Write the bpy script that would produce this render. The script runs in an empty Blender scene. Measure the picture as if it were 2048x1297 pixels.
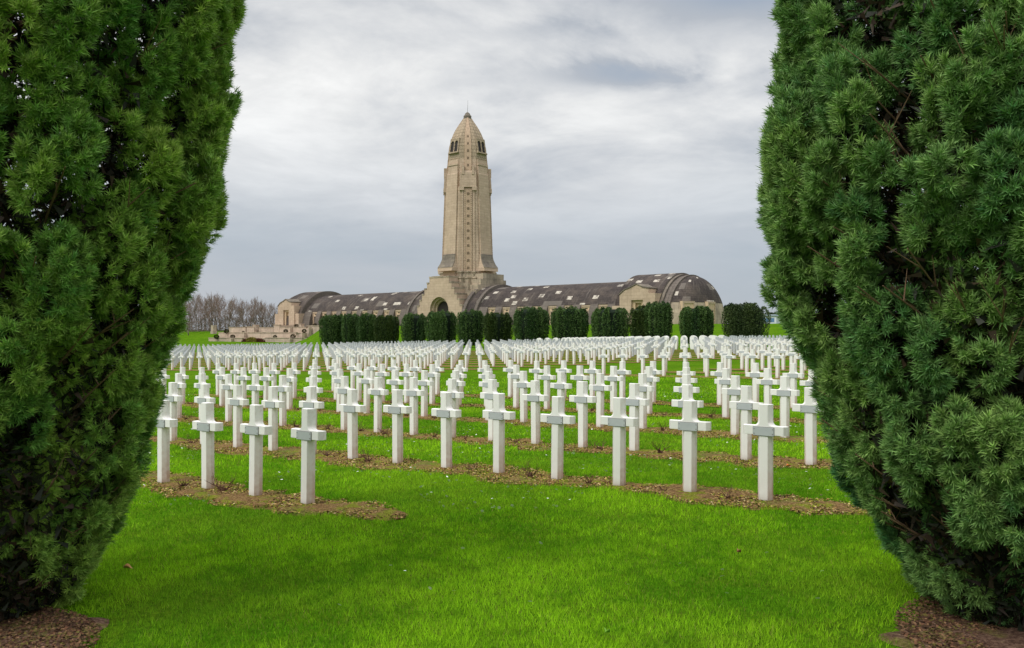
import bpy, math, random
import numpy as np
from mathutils import Vector, Matrix
rng = np.random.default_rng(7)
random.seed(5)
S = bpy.context.scene
COL = S.collection
PI = math.pi
F, CX, HY, EYE = 1656.0, 1024.0, 664.0, 1.75     # focal length in photo pixels, principal column, horizon row, eye height

# ------------------------------------------------------------------ camera
cd = bpy.data.cameras.new('camera'); cam = bpy.data.objects.new('camera', cd); COL.objects.link(cam)
cam.location = (0, 0, EYE); cam.rotation_euler = (PI/2, 0, 0)
cd.sensor_width = 36; cd.lens = 36*F/2048; cd.shift_y = 15.5/2048
cd.clip_start = 0.05; cd.clip_end = 6000
S.camera = cam
S.view_settings.view_transform = 'Standard'; S.view_settings.look = 'None'
S.view_settings.gamma = 1; S.view_settings.use_curve_mapping = False
S.view_settings.exposure = 0.32

# ------------------------------------------------------------------ node helpers
def nd(nt, typ, **kw):
    n = nt.nodes.new(typ)
    for k, v in kw.items():
        if k in n.inputs.keys() if hasattr(n, 'inputs') else False: n.inputs[k].default_value = v
        else: setattr(n, k, v)
    return n
def ln(nt, a, b): nt.links.new(a, b)
def ramp(nt, fac, stops, interp='LINEAR'):
    r = nt.nodes.new('ShaderNodeValToRGB'); r.color_ramp.interpolation = interp
    e = r.color_ramp.elements
    while len(e) < len(stops): e.new(0.5)
    for i, (p, c) in enumerate(stops):
        e[i].position = p; e[i].color = (c[0], c[1], c[2], 1) if not isinstance(c, (int, float)) else (c, c, c, 1)
    ln(nt, fac, r.inputs[0]); return r.outputs[0]
def math_(nt, op, a, b=None, c=None, clamp=False):
    m = nt.nodes.new('ShaderNodeMath'); m.operation = op; m.use_clamp = clamp
    for i, v in enumerate((a, b, c)):
        if v is None: continue
        if isinstance(v, (int, float)): m.inputs[i].default_value = v
        else: ln(nt, v, m.inputs[i])
    return m.outputs[0]
def vmath(nt, op, a, b=None):
    m = nt.nodes.new('ShaderNodeVectorMath'); m.operation = op
    for i, v in enumerate((a, b)):
        if v is None: continue
        if isinstance(v, (tuple, list)): m.inputs[i].default_value = v
        else: ln(nt, v, m.inputs[i])
    return m.outputs[0]
def mixc(nt, fac, a, b, blend='MIX'):
    m = nt.nodes.new('ShaderNodeMix'); m.data_type = 'RGBA'; m.blend_type = blend
    for i, v in ((0, fac), (6, a), (7, b)):
        if isinstance(v, (int, float)): m.inputs[i].default_value = v
        elif isinstance(v, (tuple, list)): m.inputs[i].default_value = (v[0], v[1], v[2], 1)
        else: ln(nt, v, m.inputs[i])
    return m.outputs[2]
def noise(nt, vec, scale, detail=4, rough=.55, dist=0.0):
    n = nt.nodes.new('ShaderNodeTexNoise')
    n.inputs['Scale'].default_value = scale; n.inputs['Detail'].default_value = detail
    n.inputs['Roughness'].default_value = rough; n.inputs['Distortion'].default_value = dist
    if vec is not None: ln(nt, vec, n.inputs['Vector'])
    return n.outputs['Fac']

# ------------------------------------------------------------------ world: overcast sky with broken cloud
W = bpy.data.worlds.new('World'); S.world = W; W.use_nodes = True
nt = W.node_tree; nt.nodes.clear()
out = nt.nodes.new('ShaderNodeOutputWorld')
sky = nt.nodes.new('ShaderNodeTexSky'); sky.sky_type = 'NISHITA'; sky.sun_disc = False
SUN_EL, SUN_AZ = 50, 234           # degrees; azimuth measured clockwise from the view direction (+Y)
sky.sun_elevation = math.radians(SUN_EL); sky.sun_rotation = math.radians(SUN_AZ)
bg1 = nt.nodes.new('ShaderNodeBackground'); bg1.inputs[1].default_value = 0.12; ln(nt, sky.outputs[0], bg1.inputs[0])
tc = nt.nodes.new('ShaderNodeTexCoord'); d = tc.outputs['Generated']
sep = nt.nodes.new('ShaderNodeSeparateXYZ'); ln(nt, d, sep.inputs[0])
z = sep.outputs[2]
zz = math_(nt, 'ADD', math_(nt, 'MAXIMUM', z, 0.0), 0.16)
comb = nt.nodes.new('ShaderNodeCombineXYZ')
ln(nt, math_(nt, 'DIVIDE', sep.outputs[0], zz), comb.inputs[0]); ln(nt, math_(nt, 'DIVIDE', sep.outputs[1], zz), comb.inputs[1])
mp = nt.nodes.new('ShaderNodeMapping'); ln(nt, comb.outputs[0], mp.inputs[0])
mp.inputs['Rotation'].default_value = (0, 0, math.radians(-12)); mp.inputs['Scale'].default_value = (.8, .8, 1); mp.inputs['Location'].default_value = (3.1, 1.7, 0.4)
n1 = noise(nt, mp.outputs[0], 1.3, 10, .60, .5)
n2 = noise(nt, mp.outputs[0], 3.6, 9, .60, .3)
f = math_(nt, 'ADD', math_(nt, 'MULTIPLY', n1, .68), math_(nt, 'MULTIPLY', n2, .32))
# two denser grey cloud banks seen high right and right of the tower
def bank(cx, cz, sx, sz, amt):
    ax = math_(nt, 'DIVIDE', sep.outputs[0], math_(nt, 'MAXIMUM', sep.outputs[1], .05))
    az = math_(nt, 'DIVIDE', sep.outputs[2], math_(nt, 'MAXIMUM', sep.outputs[1], .05))
    ax = math_(nt, 'ADD', ax, math_(nt, 'MULTIPLY', math_(nt, 'SUBTRACT', n2, .5), .22))
    az = math_(nt, 'ADD', az, math_(nt, 'MULTIPLY', math_(nt, 'SUBTRACT', n1, .5), .16))
    u = math_(nt, 'DIVIDE', math_(nt, 'SUBTRACT', ax, cx), sx); v = math_(nt, 'DIVIDE', math_(nt, 'SUBTRACT', az, cz), sz)
    r2 = math_(nt, 'ADD', math_(nt, 'MULTIPLY', u, u), math_(nt, 'MULTIPLY', v, v))
    return math_(nt, 'MULTIPLY', math_(nt, 'POWER', 2.718, math_(nt, 'MULTIPLY', r2, -1.0)), amt)
dark = math_(nt, 'ADD', bank(.145, .300, .085, .018, .19), bank(.30, .41, .14, .045, .30))
dark = math_(nt, 'ADD', dark, bank(.04, .355, .07, .010, .05))
dark = math_(nt, 'ADD', dark, bank(.10, .245, .12, .03, -.05))
f = math_(nt, 'SUBTRACT', f, dark)
cloud = ramp(nt, f, [(.22, (.30, .35, .42)), (.35, (.39, .415, .45)), (.44, (.56, .57, .58)), (.52, (.70, .70, .69)), (.62, (.86, .855, .835))])
low = ramp(nt, noise(nt, mp.outputs[0], .9, 6, .5, .4), [(.3, (.325, .37, .425)), (.7, (.415, .435, .475))])
el = nt.nodes.new('ShaderNodeMapRange'); el.inputs[1].default_value = .05; el.inputs[2].default_value = .29; el.interpolation_type = 'SMOOTHSTEP'
ln(nt, z, el.inputs[0])
skyc = mixc(nt, el.outputs[0], low, cloud)
zen = nt.nodes.new('ShaderNodeMapRange'); zen.inputs[1].default_value = .38; zen.inputs[2].default_value = .85; zen.inputs[3].default_value = 1.0; zen.inputs[4].default_value = 2.0
zen.interpolation_type = 'SMOOTHSTEP'; ln(nt, z, zen.inputs[0])      # an overcast sky is brightest overhead
bg2 = nt.nodes.new('ShaderNodeBackground'); ln(nt, zen.outputs[0], bg2.inputs[1]); ln(nt, skyc, bg2.inputs[0])
ms = nt.nodes.new('ShaderNodeMixShader'); ms.inputs[0].default_value = .93
ln(nt, bg1.outputs[0], ms.inputs[1]); ln(nt, bg2.outputs[0], ms.inputs[2]); ln(nt, ms.outputs[0], out.inputs[0])

ld = bpy.data.lights.new('sun', 'SUN'); ld.energy = 1.5; ld.angle = math.radians(30); ld.color = (1, .965, .91)
sun = bpy.data.objects.new('sun', ld); COL.objects.link(sun)
az, e_ = math.radians(SUN_AZ), math.radians(SUN_EL)
sd = Vector((math.sin(az)*math.cos(e_), math.cos(az)*math.cos(e_), math.sin(e_)))
sun.rotation_euler = sd.to_track_quat('Z', 'Y').to_euler()

# ------------------------------------------------------------------ terrain height
GC = [-1.7209, .1317, -.334, .6321, .5919, -.0753, -.2472, -.2823]
def sstep(a, b, x):
    t = np.clip((x-a)/(b-a), 0, 1); return t*t*(3-2*t)
def ground(X, Y):
    X = np.asarray(X, float); Y = np.asarray(Y, float)
    x = np.clip(X, -34, 28)/20; y = np.clip(Y, 3, 92)/50
    g = GC[0]+GC[1]*x+GC[2]*y+GC[3]*y*y+GC[4]*x*y+GC[5]*x*x+GC[6]*y**3+GC[7]*x*y*y
    q = .5515*X+.834*Y
    m = X/np.maximum(Y, 20)
    top = .05+1.15*sstep(-.305, -.265, m)
    lf = 1-sstep(-.258, -.222, m)
    k = sstep(80, 122, q)*(1-lf)+sstep(134, 147, q)*lf
    g = g*(1-k)+top*k
    g = g+sstep(230, 900, Y)*1.5
    return g+EYE
def gz(x, y): return float(ground(x, y))

# ------------------------------------------------------------------ mesh helpers
MATS = {}
class MB:
    """collects faces of one object"""
    def __init__(s): s.v = []; s.f = []; s.m = []; s.mi = 0; s.M = Matrix.Identity(4)
    def add(s, vs, fs):
        o = len(s.v); s.v += [tuple(s.M @ Vector(p)) for p in vs]
        s.f += [tuple(i+o for i in f) for f in fs]; s.m += [s.mi]*len(fs); return s
    def box(s, x0, x1, y0, y1, z0, z1):
        return s.add([(x0,y0,z0),(x1,y0,z0),(x1,y1,z0),(x0,y1,z0),(x0,y0,z1),(x1,y0,z1),(x1,y1,z1),(x0,y1,z1)],
              [(0,3,2,1),(4,5,6,7),(0,1,5,4),(1,2,6,5),(2,3,7,6),(3,0,4,7)])
    def loft(s, rings, caps=True):
        n = len(rings[0]); vs = [p for r in rings for p in r]; fs = []
        for k in range(len(rings)-1):
            for i in range(n):
                j = (i+1) % n; fs.append((k*n+i, k*n+j, (k+1)*n+j, (k+1)*n+i))
        if caps: fs.append(tuple(range(n-1, -1, -1))); fs.append(tuple((len(rings)-1)*n+i for i in range(n)))
        return s.add(vs, fs)
    def extrude(s, poly, a, b, axis='y'):
        """poly in (u, z); extruded along axis from a to b"""
        P = (lambda u, z, t: (u, t, z)) if axis == 'y' else (lambda u, z, t: (t, u, z))
        return s.loft([[P(u, z, a) for u, z in poly], [P(u, z, b) for u, z in poly]])
    def tube(s, p, q, r0, r1, n=6):
        p, q = Vector(p), Vector(q); dd = (q-p)
        if dd.length < 1e-6: return s
        qt = dd.to_track_quat('Z', 'Y'); rings = []
        for c, r in ((p, r0), (q, r1)):
            rings.append([tuple(c+qt @ Vector((r*math.cos(2*PI*i/n), r*math.sin(2*PI*i/n), 0))) for i in range(n)])
        return s.loft(rings)
    def build(s, name, mats, parent=None, smooth=False, bevel=0):
        if not isinstance(mats, (list, tuple)): mats = [mats]
        me = bpy.data.meshes.new(name); me.from_pydata(s.v, [], s.f); me.update()
        for m in mats: me.materials.append(m)
        me.polygons.foreach_set('material_index', s.m)
        if smooth: me.polygons.foreach_set('use_smooth', [True]*len(me.polygons))
        o = bpy.data.objects.new(name, me); COL.objects.link(o)
        if parent: o.parent = parent
        if bevel:
            b = o.modifiers.new('bevel', 'BEVEL'); b.width = bevel; b.segments = 2; b.limit_method = 'ANGLE'
        return o
def tris_obj(name, V, mat, parent=None, colr=None, k=3, smooth=False):
    """V: (n*k,3) vertices, every k of them one face; colr: (n,3) colour per face"""
    n = len(V)//k
    me = bpy.data.meshes.new(name)
    me.vertices.add(n*k); me.vertices.foreach_set('co', np.ascontiguousarray(V, dtype=np.float32).ravel())
    me.loops.add(n*k); me.loops.foreach_set('vertex_index', np.arange(n*k, dtype=np.int32))
    me.polygons.add(n); me.polygons.foreach_set('loop_start', np.arange(n, dtype=np.int32)*k)
    try: me.polygons.foreach_set('loop_total', np.full(n, k, dtype=np.int32))
    except Exception: pass
    me.update(calc_edges=True)
    if colr is not None:
        at = me.color_attributes.new('tint', 'FLOAT_COLOR', 'POINT')
        c = np.ones((n, k, 4), np.float32); c[:, :, :3] = colr[:, None, :]
        at.data.foreach_set('color', c.ravel())
    me.materials.append(mat)
    o = bpy.data.objects.new(name, me); COL.objects.link(o)
    if parent: o.parent = parent
    return o
def tag(o, label=None, cat=None, group=None, kind=None):
    if label: o['label'] = label
    if cat: o['category'] = cat
    if group: o['group'] = group
    if kind: o['kind'] = kind
    return o
def empty(name, loc, rz=0, **kw):
    o = bpy.data.objects.new(name, None); COL.objects.link(o); o.empty_display_size = .2
    o.location = loc; o.rotation_euler = (0, 0, rz); tag(o, **kw); return o
def copy_tree(o, parent=None, skip=None):
    c = o.copy(); COL.objects.link(c)
    if parent: c.parent = parent
    for ch in o.children:
        if not (skip and ch.name.startswith(skip)): copy_tree(ch, c, skip)
    return c
ORD = 'first second third fourth fifth sixth seventh eighth ninth tenth eleventh twelfth'.split()
def ordn(n):
    if n <= 12: return ORD[n-1]
    return '%d%s' % (n, 'th' if n % 100 in (11, 12, 13) or n % 10 not in (1, 2, 3) else ('st', 'nd', 'rd')[n % 10-1])

# value noise for placing things
_h = rng.random((256, 256))
def vnoise(x, y, s=1.0):
    x = np.asarray(x, float)*s; y = np.asarray(y, float)*s
    xi = np.floor(x).astype(int); yi = np.floor(y).astype(int); fx = x-xi; fy = y-yi
    fx = fx*fx*(3-2*fx); fy = fy*fy*(3-2*fy)
    a = _h[xi % 256, yi % 256]; b = _h[(xi+1) % 256, yi % 256]; c = _h[xi % 256, (yi+1) % 256]; e = _h[(xi+1) % 256, (yi+1) % 256]
    return (a*(1-fx)+b*fx)*(1-fy)+(c*(1-fx)+e*fx)*fy

# ------------------------------------------------------------------ materials
def newmat(name, rough=.8, spec=.3):
    m = bpy.data.materials.new(name); m.use_nodes = True; nt = m.node_tree
    b = nt.nodes['Principled BSDF']; b.inputs['Roughness'].default_value = rough
    b.inputs['Specular IOR Level'].default_value = spec
    MATS[name] = m; return m, nt, b
def coords(nt, kind='Object'): return nt.nodes.new('ShaderNodeTexCoord').outputs[kind]
def worldpos(nt): return nt.nodes.new('ShaderNodeNewGeometry').outputs['Position']
def bump(nt, b, h, strength=.3, dist=.02):
    n = nt.nodes.new('ShaderNodeBump'); n.inputs['Strength'].default_value = strength; n.inputs['Distance'].default_value = dist
    ln(nt, h, n.inputs['Height']); ln(nt, n.outputs[0], b.inputs['Normal'])
def tintmat(name, rough, spec, gain=1.0, sheen=0, trans=0.0):
    m, nt, b = newmat(name, rough, spec)
    a = nt.nodes.new('ShaderNodeAttribute'); a.attribute_name = 'tint'
    ln(nt, a.outputs['Color'], b.inputs['Base Color'])
    if trans:
        t = nt.nodes.new('ShaderNodeBsdfTranslucent'); ln(nt, a.outputs['Color'], t.inputs[0])
        mx = nt.nodes.new('ShaderNodeMixShader'); mx.inputs[0].default_value = trans
        o = nt.nodes['Material Output']; ln(nt, b.outputs[0], mx.inputs[1]); ln(nt, t.outputs[0], mx.inputs[2]); ln(nt, mx.outputs[0], o.inputs[0])
    return m
M_needle = tintmat('yew_needles', .55, .25, trans=.14)
M_leaf = tintmat('leaf_clumps', .7, .2)
M_grass = tintmat('grass_blades', .95, .0, trans=.3)
M_chip = tintmat('chips', .9, .1)

def grass_mat():
    m, nt, b = newmat('lawn', 1.0, .0); p = worldpos(nt)
    a = noise(nt, p, .35, 3, .5); c = noise(nt, p, 2.2, 5, .6); e = noise(nt, p, 28, 4, .7)
    col = ramp(nt, a, [(.35, (.070, .195, .006)), (.65, (.125, .265, .010))])
    col = mixc(nt, ramp(nt, c, [(.42, 0), (.62, .55)]), col, (.14, .20, .012))
    col = mixc(nt, ramp(nt, e, [(.38, .75), (.62, 0)]), col, (.022, .06, .005))
    ln(nt, col, b.inputs['Base Color']); bump(nt, b, e, .6, .03); return m
def bank_mat():
    return M_lawn
def soil_mat(name, moss=.5):
    m, nt, b = newmat(name, .95, .1); p = worldpos(nt)
    a = noise(nt, p, 4.5, 5, .65); c = noise(nt, p, 34, 5, .75); e = noise(nt, p, 1.1, 4, .6)
    col = ramp(nt, c, [(.32, (.05, .028, .012)), (.45, (.155, .085, .034)), (.55, (.28, .175, .068)), (.68, (.42, .31, .13))] if moss > .5 else [(.30, (.05, .028, .020)), (.47, (.14, .078, .055)), (.58, (.24, .145, .10)), (.72, (.36, .25, .18))])
    col = mixc(nt, ramp(nt, a, [(.50, 0), (.60, moss)]), col, mixc(nt, c, (.08, .13, .006), (.30, .33, .015)))
    col = mixc(nt, ramp(nt, e, [(.52, 0), (.66, .6*moss)]), col, (.07, .16, .012))
    ln(nt, col, b.inputs['Base Color']); bump(nt, b, c, .9, .04); return m
def marble():
    m, nt, b = newmat('white_stone', .55, .35); p = coords(nt); s = nt.nodes.new('ShaderNodeSeparateXYZ'); ln(nt, p, s.inputs[0])
    oi = nt.nodes.new('ShaderNodeObjectInfo')
    off = vmath(nt, 'ADD', p, vmath(nt, 'SCALE', worldpos(nt), None)) if False else vmath(nt, 'ADD', p, worldpos(nt))
    n = noise(nt, off, 6, 5, .6); n3 = noise(nt, off, 60, 3, .6)
    geo = nt.nodes.new('ShaderNodeNewGeometry'); gn = nt.nodes.new('ShaderNodeSeparateXYZ'); tcn = coords(nt, 'Normal'); ln(nt, tcn, gn.inputs[0])
    col = mixc(nt, n, (.90, .89, .865), (.84, .835, .81))
    col = mixc(nt, math_(nt, 'MULTIPLY', oi.outputs['Random'], .28), col, (.70, .69, .64))
    col = mixc(nt, ramp(nt, n3, [(.5, 0), (.75, .12)]), col, (.62, .60, .55))
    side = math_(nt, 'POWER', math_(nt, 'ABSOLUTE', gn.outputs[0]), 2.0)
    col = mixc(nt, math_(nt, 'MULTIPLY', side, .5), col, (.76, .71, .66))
    # rust and soil splash on the flanks near the ground
    h = math_(nt, 'SUBTRACT', 1.0, math_(nt, 'MULTIPLY', s.outputs[2], 1.5), clamp=True)
    ms_ = math_(nt, 'MULTIPLY', math_(nt, 'ADD', math_(nt, 'MULTIPLY', side, .9), .12), math_(nt, 'POWER', h, 1.2))
    ms_ = math_(nt, 'MULTIPLY', ms_, ramp(nt, n, [(.3, .45), (.6, 1.0)]))
    col = mixc(nt, ms_, col, (.44, .26, .16))
    foot = math_(nt, 'POWER', math_(nt, 'SUBTRACT', 1.0, math_(nt, 'MULTIPLY', s.outputs[2], 9), clamp=True), 2)
    col = mixc(nt, math_(nt, 'MULTIPLY', foot, .6), col, (.26, .17, .10))
    # rusty streaks on the arm ends
    arm = math_(nt, 'MULTIPLY', side, ramp(nt, noise(nt, off, 11, 4, .6), [(.5, 0), (.62, .5)]))
    col = mixc(nt, math_(nt, 'MULTIPLY', arm, .6), col, (.60, .46, .38))
    ln(nt, col, b.inputs['Base Color']); bump(nt, b, n3, .15, .004); return m
def plaque_mat():
    m, nt, b = newmat('grey_plaque', .45, .4); b.inputs['Metallic'].default_value = .25
    n = noise(nt, worldpos(nt), 9, 4, .6)
    ln(nt, mixc(nt, n, (.47, .50, .53), (.60, .62, .64)), b.inputs['Base Color']); return m
def stone_mat(name, c1, c2, stain=.4, brick=(1.2, .55), dark=(.10, .085, .075), scale=1.0, pattern=False):
    """squared limestone blocks, joints and weather stains with their own shape; object coordinates in metres"""
    m, nt, b = newmat(name, .9, .15); p = coords(nt); s = nt.nodes.new('ShaderNodeSeparateXYZ'); ln(nt, p, s.inputs[0])
    nrm = nt.nodes.new('ShaderNodeSeparateXYZ'); ln(nt, coords(nt, 'Normal'), nrm.inputs[0])
    u = math_(nt, 'ADD', s.outputs[0], math_(nt, 'MULTIPLY', s.outputs[1], .83))
    cb = nt.nodes.new('ShaderNodeCombineXYZ'); ln(nt, u, cb.inputs[0]); ln(nt, s.outputs[2], cb.inputs[1])
    bk = nt.nodes.new('ShaderNodeTexBrick'); ln(nt, cb.outputs[0], bk.inputs[0])
    bk.inputs['Scale'].default_value = 1; bk.inputs['Brick Width'].default_value = brick[0]; bk.inputs['Row Height'].default_value = brick[1]
    bk.inputs['Mortar Size'].default_value = .025 if not pattern else .05; bk.inputs['Mortar Smooth'].default_value = .4; bk.inputs['Bias'].default_value = 0
    bk.inputs[1].default_value = (*c1, 1); bk.inputs[2].default_value = (*c2, 1)
    bk.inputs[3].default_value = (*(tuple(x*(.84 if not pattern else .45) for x in c1)), 1)
    n = noise(nt, p, .28*scale, 6, .62); n2 = noise(nt, p, 1.7*scale, 6, .7)
    mpp = nt.nodes.new('ShaderNodeMapping'); mpp.inputs['Scale'].default_value = (1.3, 1.3, .16); ln(nt, p, mpp.inputs[0])
    streak = noise(nt, mpp.outputs[0], 1.4, 5, .6)
    col = mixc(nt, ramp(nt, n2, [(.35, .35), (.65, 0)]), bk.outputs[0], tuple(x*.72 for x in c1))
    col = mixc(nt, ramp(nt, n, [(.50-.1*stain, 0), (.72, stain)]), col, dark)
    col = mixc(nt, ramp(nt, streak, [(.52, 0), (.72, stain*.8)]), col, dark)
    ln(nt, col, b.inputs['Base Color']); bump(nt, b, math_(nt, 'SUBTRACT', math_(nt, 'MULTIPLY', n2, .5), bk.outputs['Fac']), .5, .06 if not pattern else .14); return m
def roof_mat():
    """blackened stone vault: courses, and scattered squares of newer pale stone"""
    m, nt, b = newmat('blackened_vault', .9, .15)
    uvn = nt.nodes.new('ShaderNodeUVMap'); uvn.uv_map = 'UVMap'
    s = nt.nodes.new('ShaderNodeSeparateXYZ'); ln(nt, uvn.outputs[0], s.inputs[0]); p = coords(nt)
    def cell(su, sv, th, seed):
        cu = math_(nt, 'FLOOR', math_(nt, 'MULTIPLY', s.outputs[0], su)); cv = math_(nt, 'FLOOR', math_(nt, 'MULTIPLY', s.outputs[1], sv))
        cc = nt.nodes.new('ShaderNodeCombineXYZ'); ln(nt, cu, cc.inputs[0]); ln(nt, cv, cc.inputs[1]); cc.inputs[2].default_value = seed
        w = nt.nodes.new('ShaderNodeTexWhiteNoise'); w.noise_dimensions = '3D'; ln(nt, cc.outputs[0], w.inputs[0])
        return math_(nt, 'GREATER_THAN', w.outputs[0], th)
    n = noise(nt, p, .35, 6, .65); n2 = noise(nt, p, 2.6, 6, .7)
    mpp = nt.nodes.new('ShaderNodeMapping'); ln(nt, uvn.outputs[0], mpp.inputs[0]); mpp.inputs['Scale'].default_value = (2.2, .25, 1)
    st = noise(nt, mpp.outputs[0], .8, 5, .6)
    col = ramp(nt, n2, [(.3, (.036, .030, .029)), (.7, (.088, .072, .067))])
    col = mixc(nt, ramp(nt, n, [(.46, 0), (.70, .5)]), col, (.19, .15, .12))
    col = mixc(nt, ramp(nt, st, [(.55, 0), (.72, .45)]), col, (.24, .21, .18))
    bk = nt.nodes.new('ShaderNodeTexBrick'); ln(nt, uvn.outputs[0], bk.inputs[0]); bk.inputs['Scale'].default_value = 1
    bk.inputs['Brick Width'].default_value = 1.1; bk.inputs['Row Height'].default_value = .5; bk.inputs['Mortar Size'].default_value = .03
    col = mixc(nt, math_(nt, 'MULTIPLY', bk.outputs['Fac'], .5), col, (.03, .025, .025))
    clus = ramp(nt, noise(nt, uvn.outputs[0], .13, 2, .5), [(.40, 0), (.50, 1)], 'LINEAR')
    pale = math_(nt, 'MULTIPLY', cell(.85, 1.15, .95, 1.0), ramp(nt, noise(nt, p, 1.3, 3, .6), [(.38, .25), (.55, 1)]))
    grey = math_(nt, 'MULTIPLY', cell(.45, .6, .955, 5.0), .45)
    col = mixc(nt, grey, col, (.25, .22, .19))
    col = mixc(nt, pale, col, mixc(nt, n2, (.40, .36, .30), (.66, .60, .52)))
    ln(nt, col, b.inputs['Base Color']); bump(nt, b, math_(nt, 'SUBTRACT', n2, bk.outputs['Fac']), .4, .06); return m
def flat_mat(name, c, rough=.8, n_amt=.25, scale=5):
    m, nt, b = newmat(name, rough, .2)
    n = noise(nt, coords(nt), scale, 5, .65)
    ln(nt, mixc(nt, n, tuple(x*(1-n_amt) for x in c), tuple(min(1, x*(1+n_amt)) for x in c)), b.inputs['Base Color']); return m
M_lawn = grass_mat()
M_soil = soil_mat('bed_soil', .8); M_litter = soil_mat('needle_litter', .35)
M_marble = marble(); M_plaque = plaque_mat(); M_joint = flat_mat('plaque_joint', (.16, .155, .15), .8); M_rivet = flat_mat('rivet', (.12, .10, .09), .5)
CREAM, CREAM2 = (.53, .40, .295), (.60, .46, .345)
M_stone = stone_mat('cream_limestone', CREAM, CREAM2, .38, dark=(.27, .205, .15))
M_stone2 = stone_mat('stained_limestone', (.44, .36, .265), (.52, .43, .32), .75, (1.7, .9))
M_weath = stone_mat('weathered_slope', (.20, .17, .14), (.27, .23, .18), .8, (1.4, .5))
M_lant = stone_mat('scalloped_limestone', (.43, .335, .235), (.50, .395, .28), .10, (.42, .75), pattern=True)
M_strip = stone_mat('carved_strip', (.50, .36, .25), (.56, .41, .29), .10, (.8, .8))
M_roof = roof_mat()
M_rib = stone_mat('dark_rib', (.15, .125, .11), (.20, .17, .145), .6, (1.0, .5))
M_panel = flat_mat('bay_panel', (.60, .45, .30), .9, .15, 1.5)
M_dark = flat_mat('opening_shade', (.035, .03, .028), .7)  # near black on solid slabs, painted for the shade inside openings
M_ros = flat_mat('rosette_stone', (.20, .145, .10), .9, .3, 3)
M_terr = stone_mat('terrace_stone', (.50, .40, .31), (.58, .47, .37), .35, (1.6, .8))
M_bark = flat_mat('yew_bark', (.16, .10, .06), .9, .4, 14)
M_bare = flat_mat('bare_bark', (.19, .155, .135), .95, .3, 2)
M_twig = flat_mat('rose_wood', (.10, .05, .03), .8, .4, 30)
M_metal = flat_mat('rod_metal', (.25, .25, .25), .4)

# ------------------------------------------------------------------ ground
def grade(a, b, step0, growth):
    xs = [0.0]; st = step0
    while xs[-1] < b: xs.append(xs[-1]+st); st *= growth
    ys = [0.0]; st = step0
    while ys[-1] < a: ys.append(ys[-1]+st); st *= growth
    return np.array([-y for y in ys[:0:-1]]+xs)
gx = grade(1500, 1500, .5, 1.028); gy = np.array(sorted(set([-30, -15, -6, -2]+list(np.arange(0, 30, .5))+list(30+grade(0, 2600, .7, 1.03)))))
GXX, GYY = np.meshgrid(gx, gy); GZ = ground(GXX, GYY)
vs = np.stack([GXX.ravel(), GYY.ravel(), GZ.ravel()], 1); nx, ny = len(gx), len(gy)
fs = [(j*nx+i, j*nx+i+1, (j+1)*nx+i+1, (j+1)*nx+i) for j in range(ny-1) for i in range(nx-1)]
me = bpy.data.meshes.new('ground'); me.from_pydata(vs.tolist(), [], fs); me.materials.append(M_lawn)
me.polygons.foreach_set('use_smooth', [True]*len(me.polygons)); me.update()
og = bpy.data.objects.new('ground', me); COL.objects.link(og); tag(og, kind='structure')

# ------------------------------------------------------------------ the grave grid
U = np.array([-.6903, .4563]); V_ = np.array([.5476, 2.6455]); O = np.array([1.8964, 8.9013])
Ul = float(np.hypot(*U)); uh = U/Ul; nh = np.array([.5515, .8342]); ROWD = float(V_@nh)
INV = np.linalg.inv(np.array([[U[0], V_[0]], [U[1], V_[1]]]))
CROSS_RZ = math.atan2(-uh[1], -uh[0])
def pos(r, j): p = O+j*U+r*V_; return float(p[0]), float(p[1])
def px(x, y): return CX+F*x/y
LASTROW = 24
def row_range(r):
    """list of (block, j) for the row"""
    res = []
    if r == -1: rngs = [('front', 5, 14)]
    elif r == 0: rngs = [('front', -1, 18)]
    elif r <= 4: rngs = [('front', -11, min(27, 27-3*r))]
    elif r < 8: rngs = []
    elif r <= 11: rngs = [('right', -30, 28-3*r), ('far', 39-3*r, 80)]
    elif r <= 12: rngs = [('far', 39-3*r, 80), ('right', -34, -9)]
    else: rngs = [('far', -40, 90)]
    for bname, a, b in rngs:
        for j in range(a, b+1):
            if bname == 'far' and r < 14 and j < 39-3*r: continue
            x, y = pos(r, j)
            if y < 4: continue
            q = px(x, y)
            if q < 225 or q > 1770: continue
            if r >= 20:      # far border of the plot
                if r > 20+ (0 if q < 1010 else min(4, (q-1010)/60)): continue
            res.append((bname, j, x, y, q))
    return res

# cross prototype (stands at local origin, bar along local x, plaque on -y)
def fillet(cx, cz, r, a0, a1, n=5): return [(cx+r*math.cos(a0+(a1-a0)*i/n), cz+r*math.sin(a0+(a1-a0)*i/n)) for i in range(n+1)]
T, zb0, zb1, R_ = .050, .690, .782, .045
def cross_outline(hw, L, fine=True):
    o_ = [(-hw, -.12), (hw, -.12), (hw, zb0), (L, zb0), (L, zb1)]
    o_ += fillet(hw+R_, zb1+R_, R_, -PI/2, -PI) if fine else [(hw+.012, zb1+.012), (hw, zb1+.045)]
    o_ += [(hw, 1.0), (-hw, 1.0)]
    o_ += fillet(-hw-R_, zb1+R_, R_, 0, -PI/2) if fine else [(-hw, zb1+.045), (-hw-.012, zb1+.012)]
    return o_+[(-L, zb1), (-L, zb0), (-hw, zb0)]
def cross_body(mb, fine=True):      # front face narrower than the back: the flanks are splayed
    a, b = cross_outline(.042, .200, fine), cross_outline(.072, .228, fine)
    mb.loft([[(x, -T, z_) for x, z_ in a], [(x, -T+.046, z_) for x, z_ in b], [(x, T*.8, z_) for x, z_ in b]])
c0 = empty('grave_cross', (0, 0, 0))
mb = MB(); cross_body(mb); cb_ = mb.build('stone_cross', M_marble, c0, bevel=.003)
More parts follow.
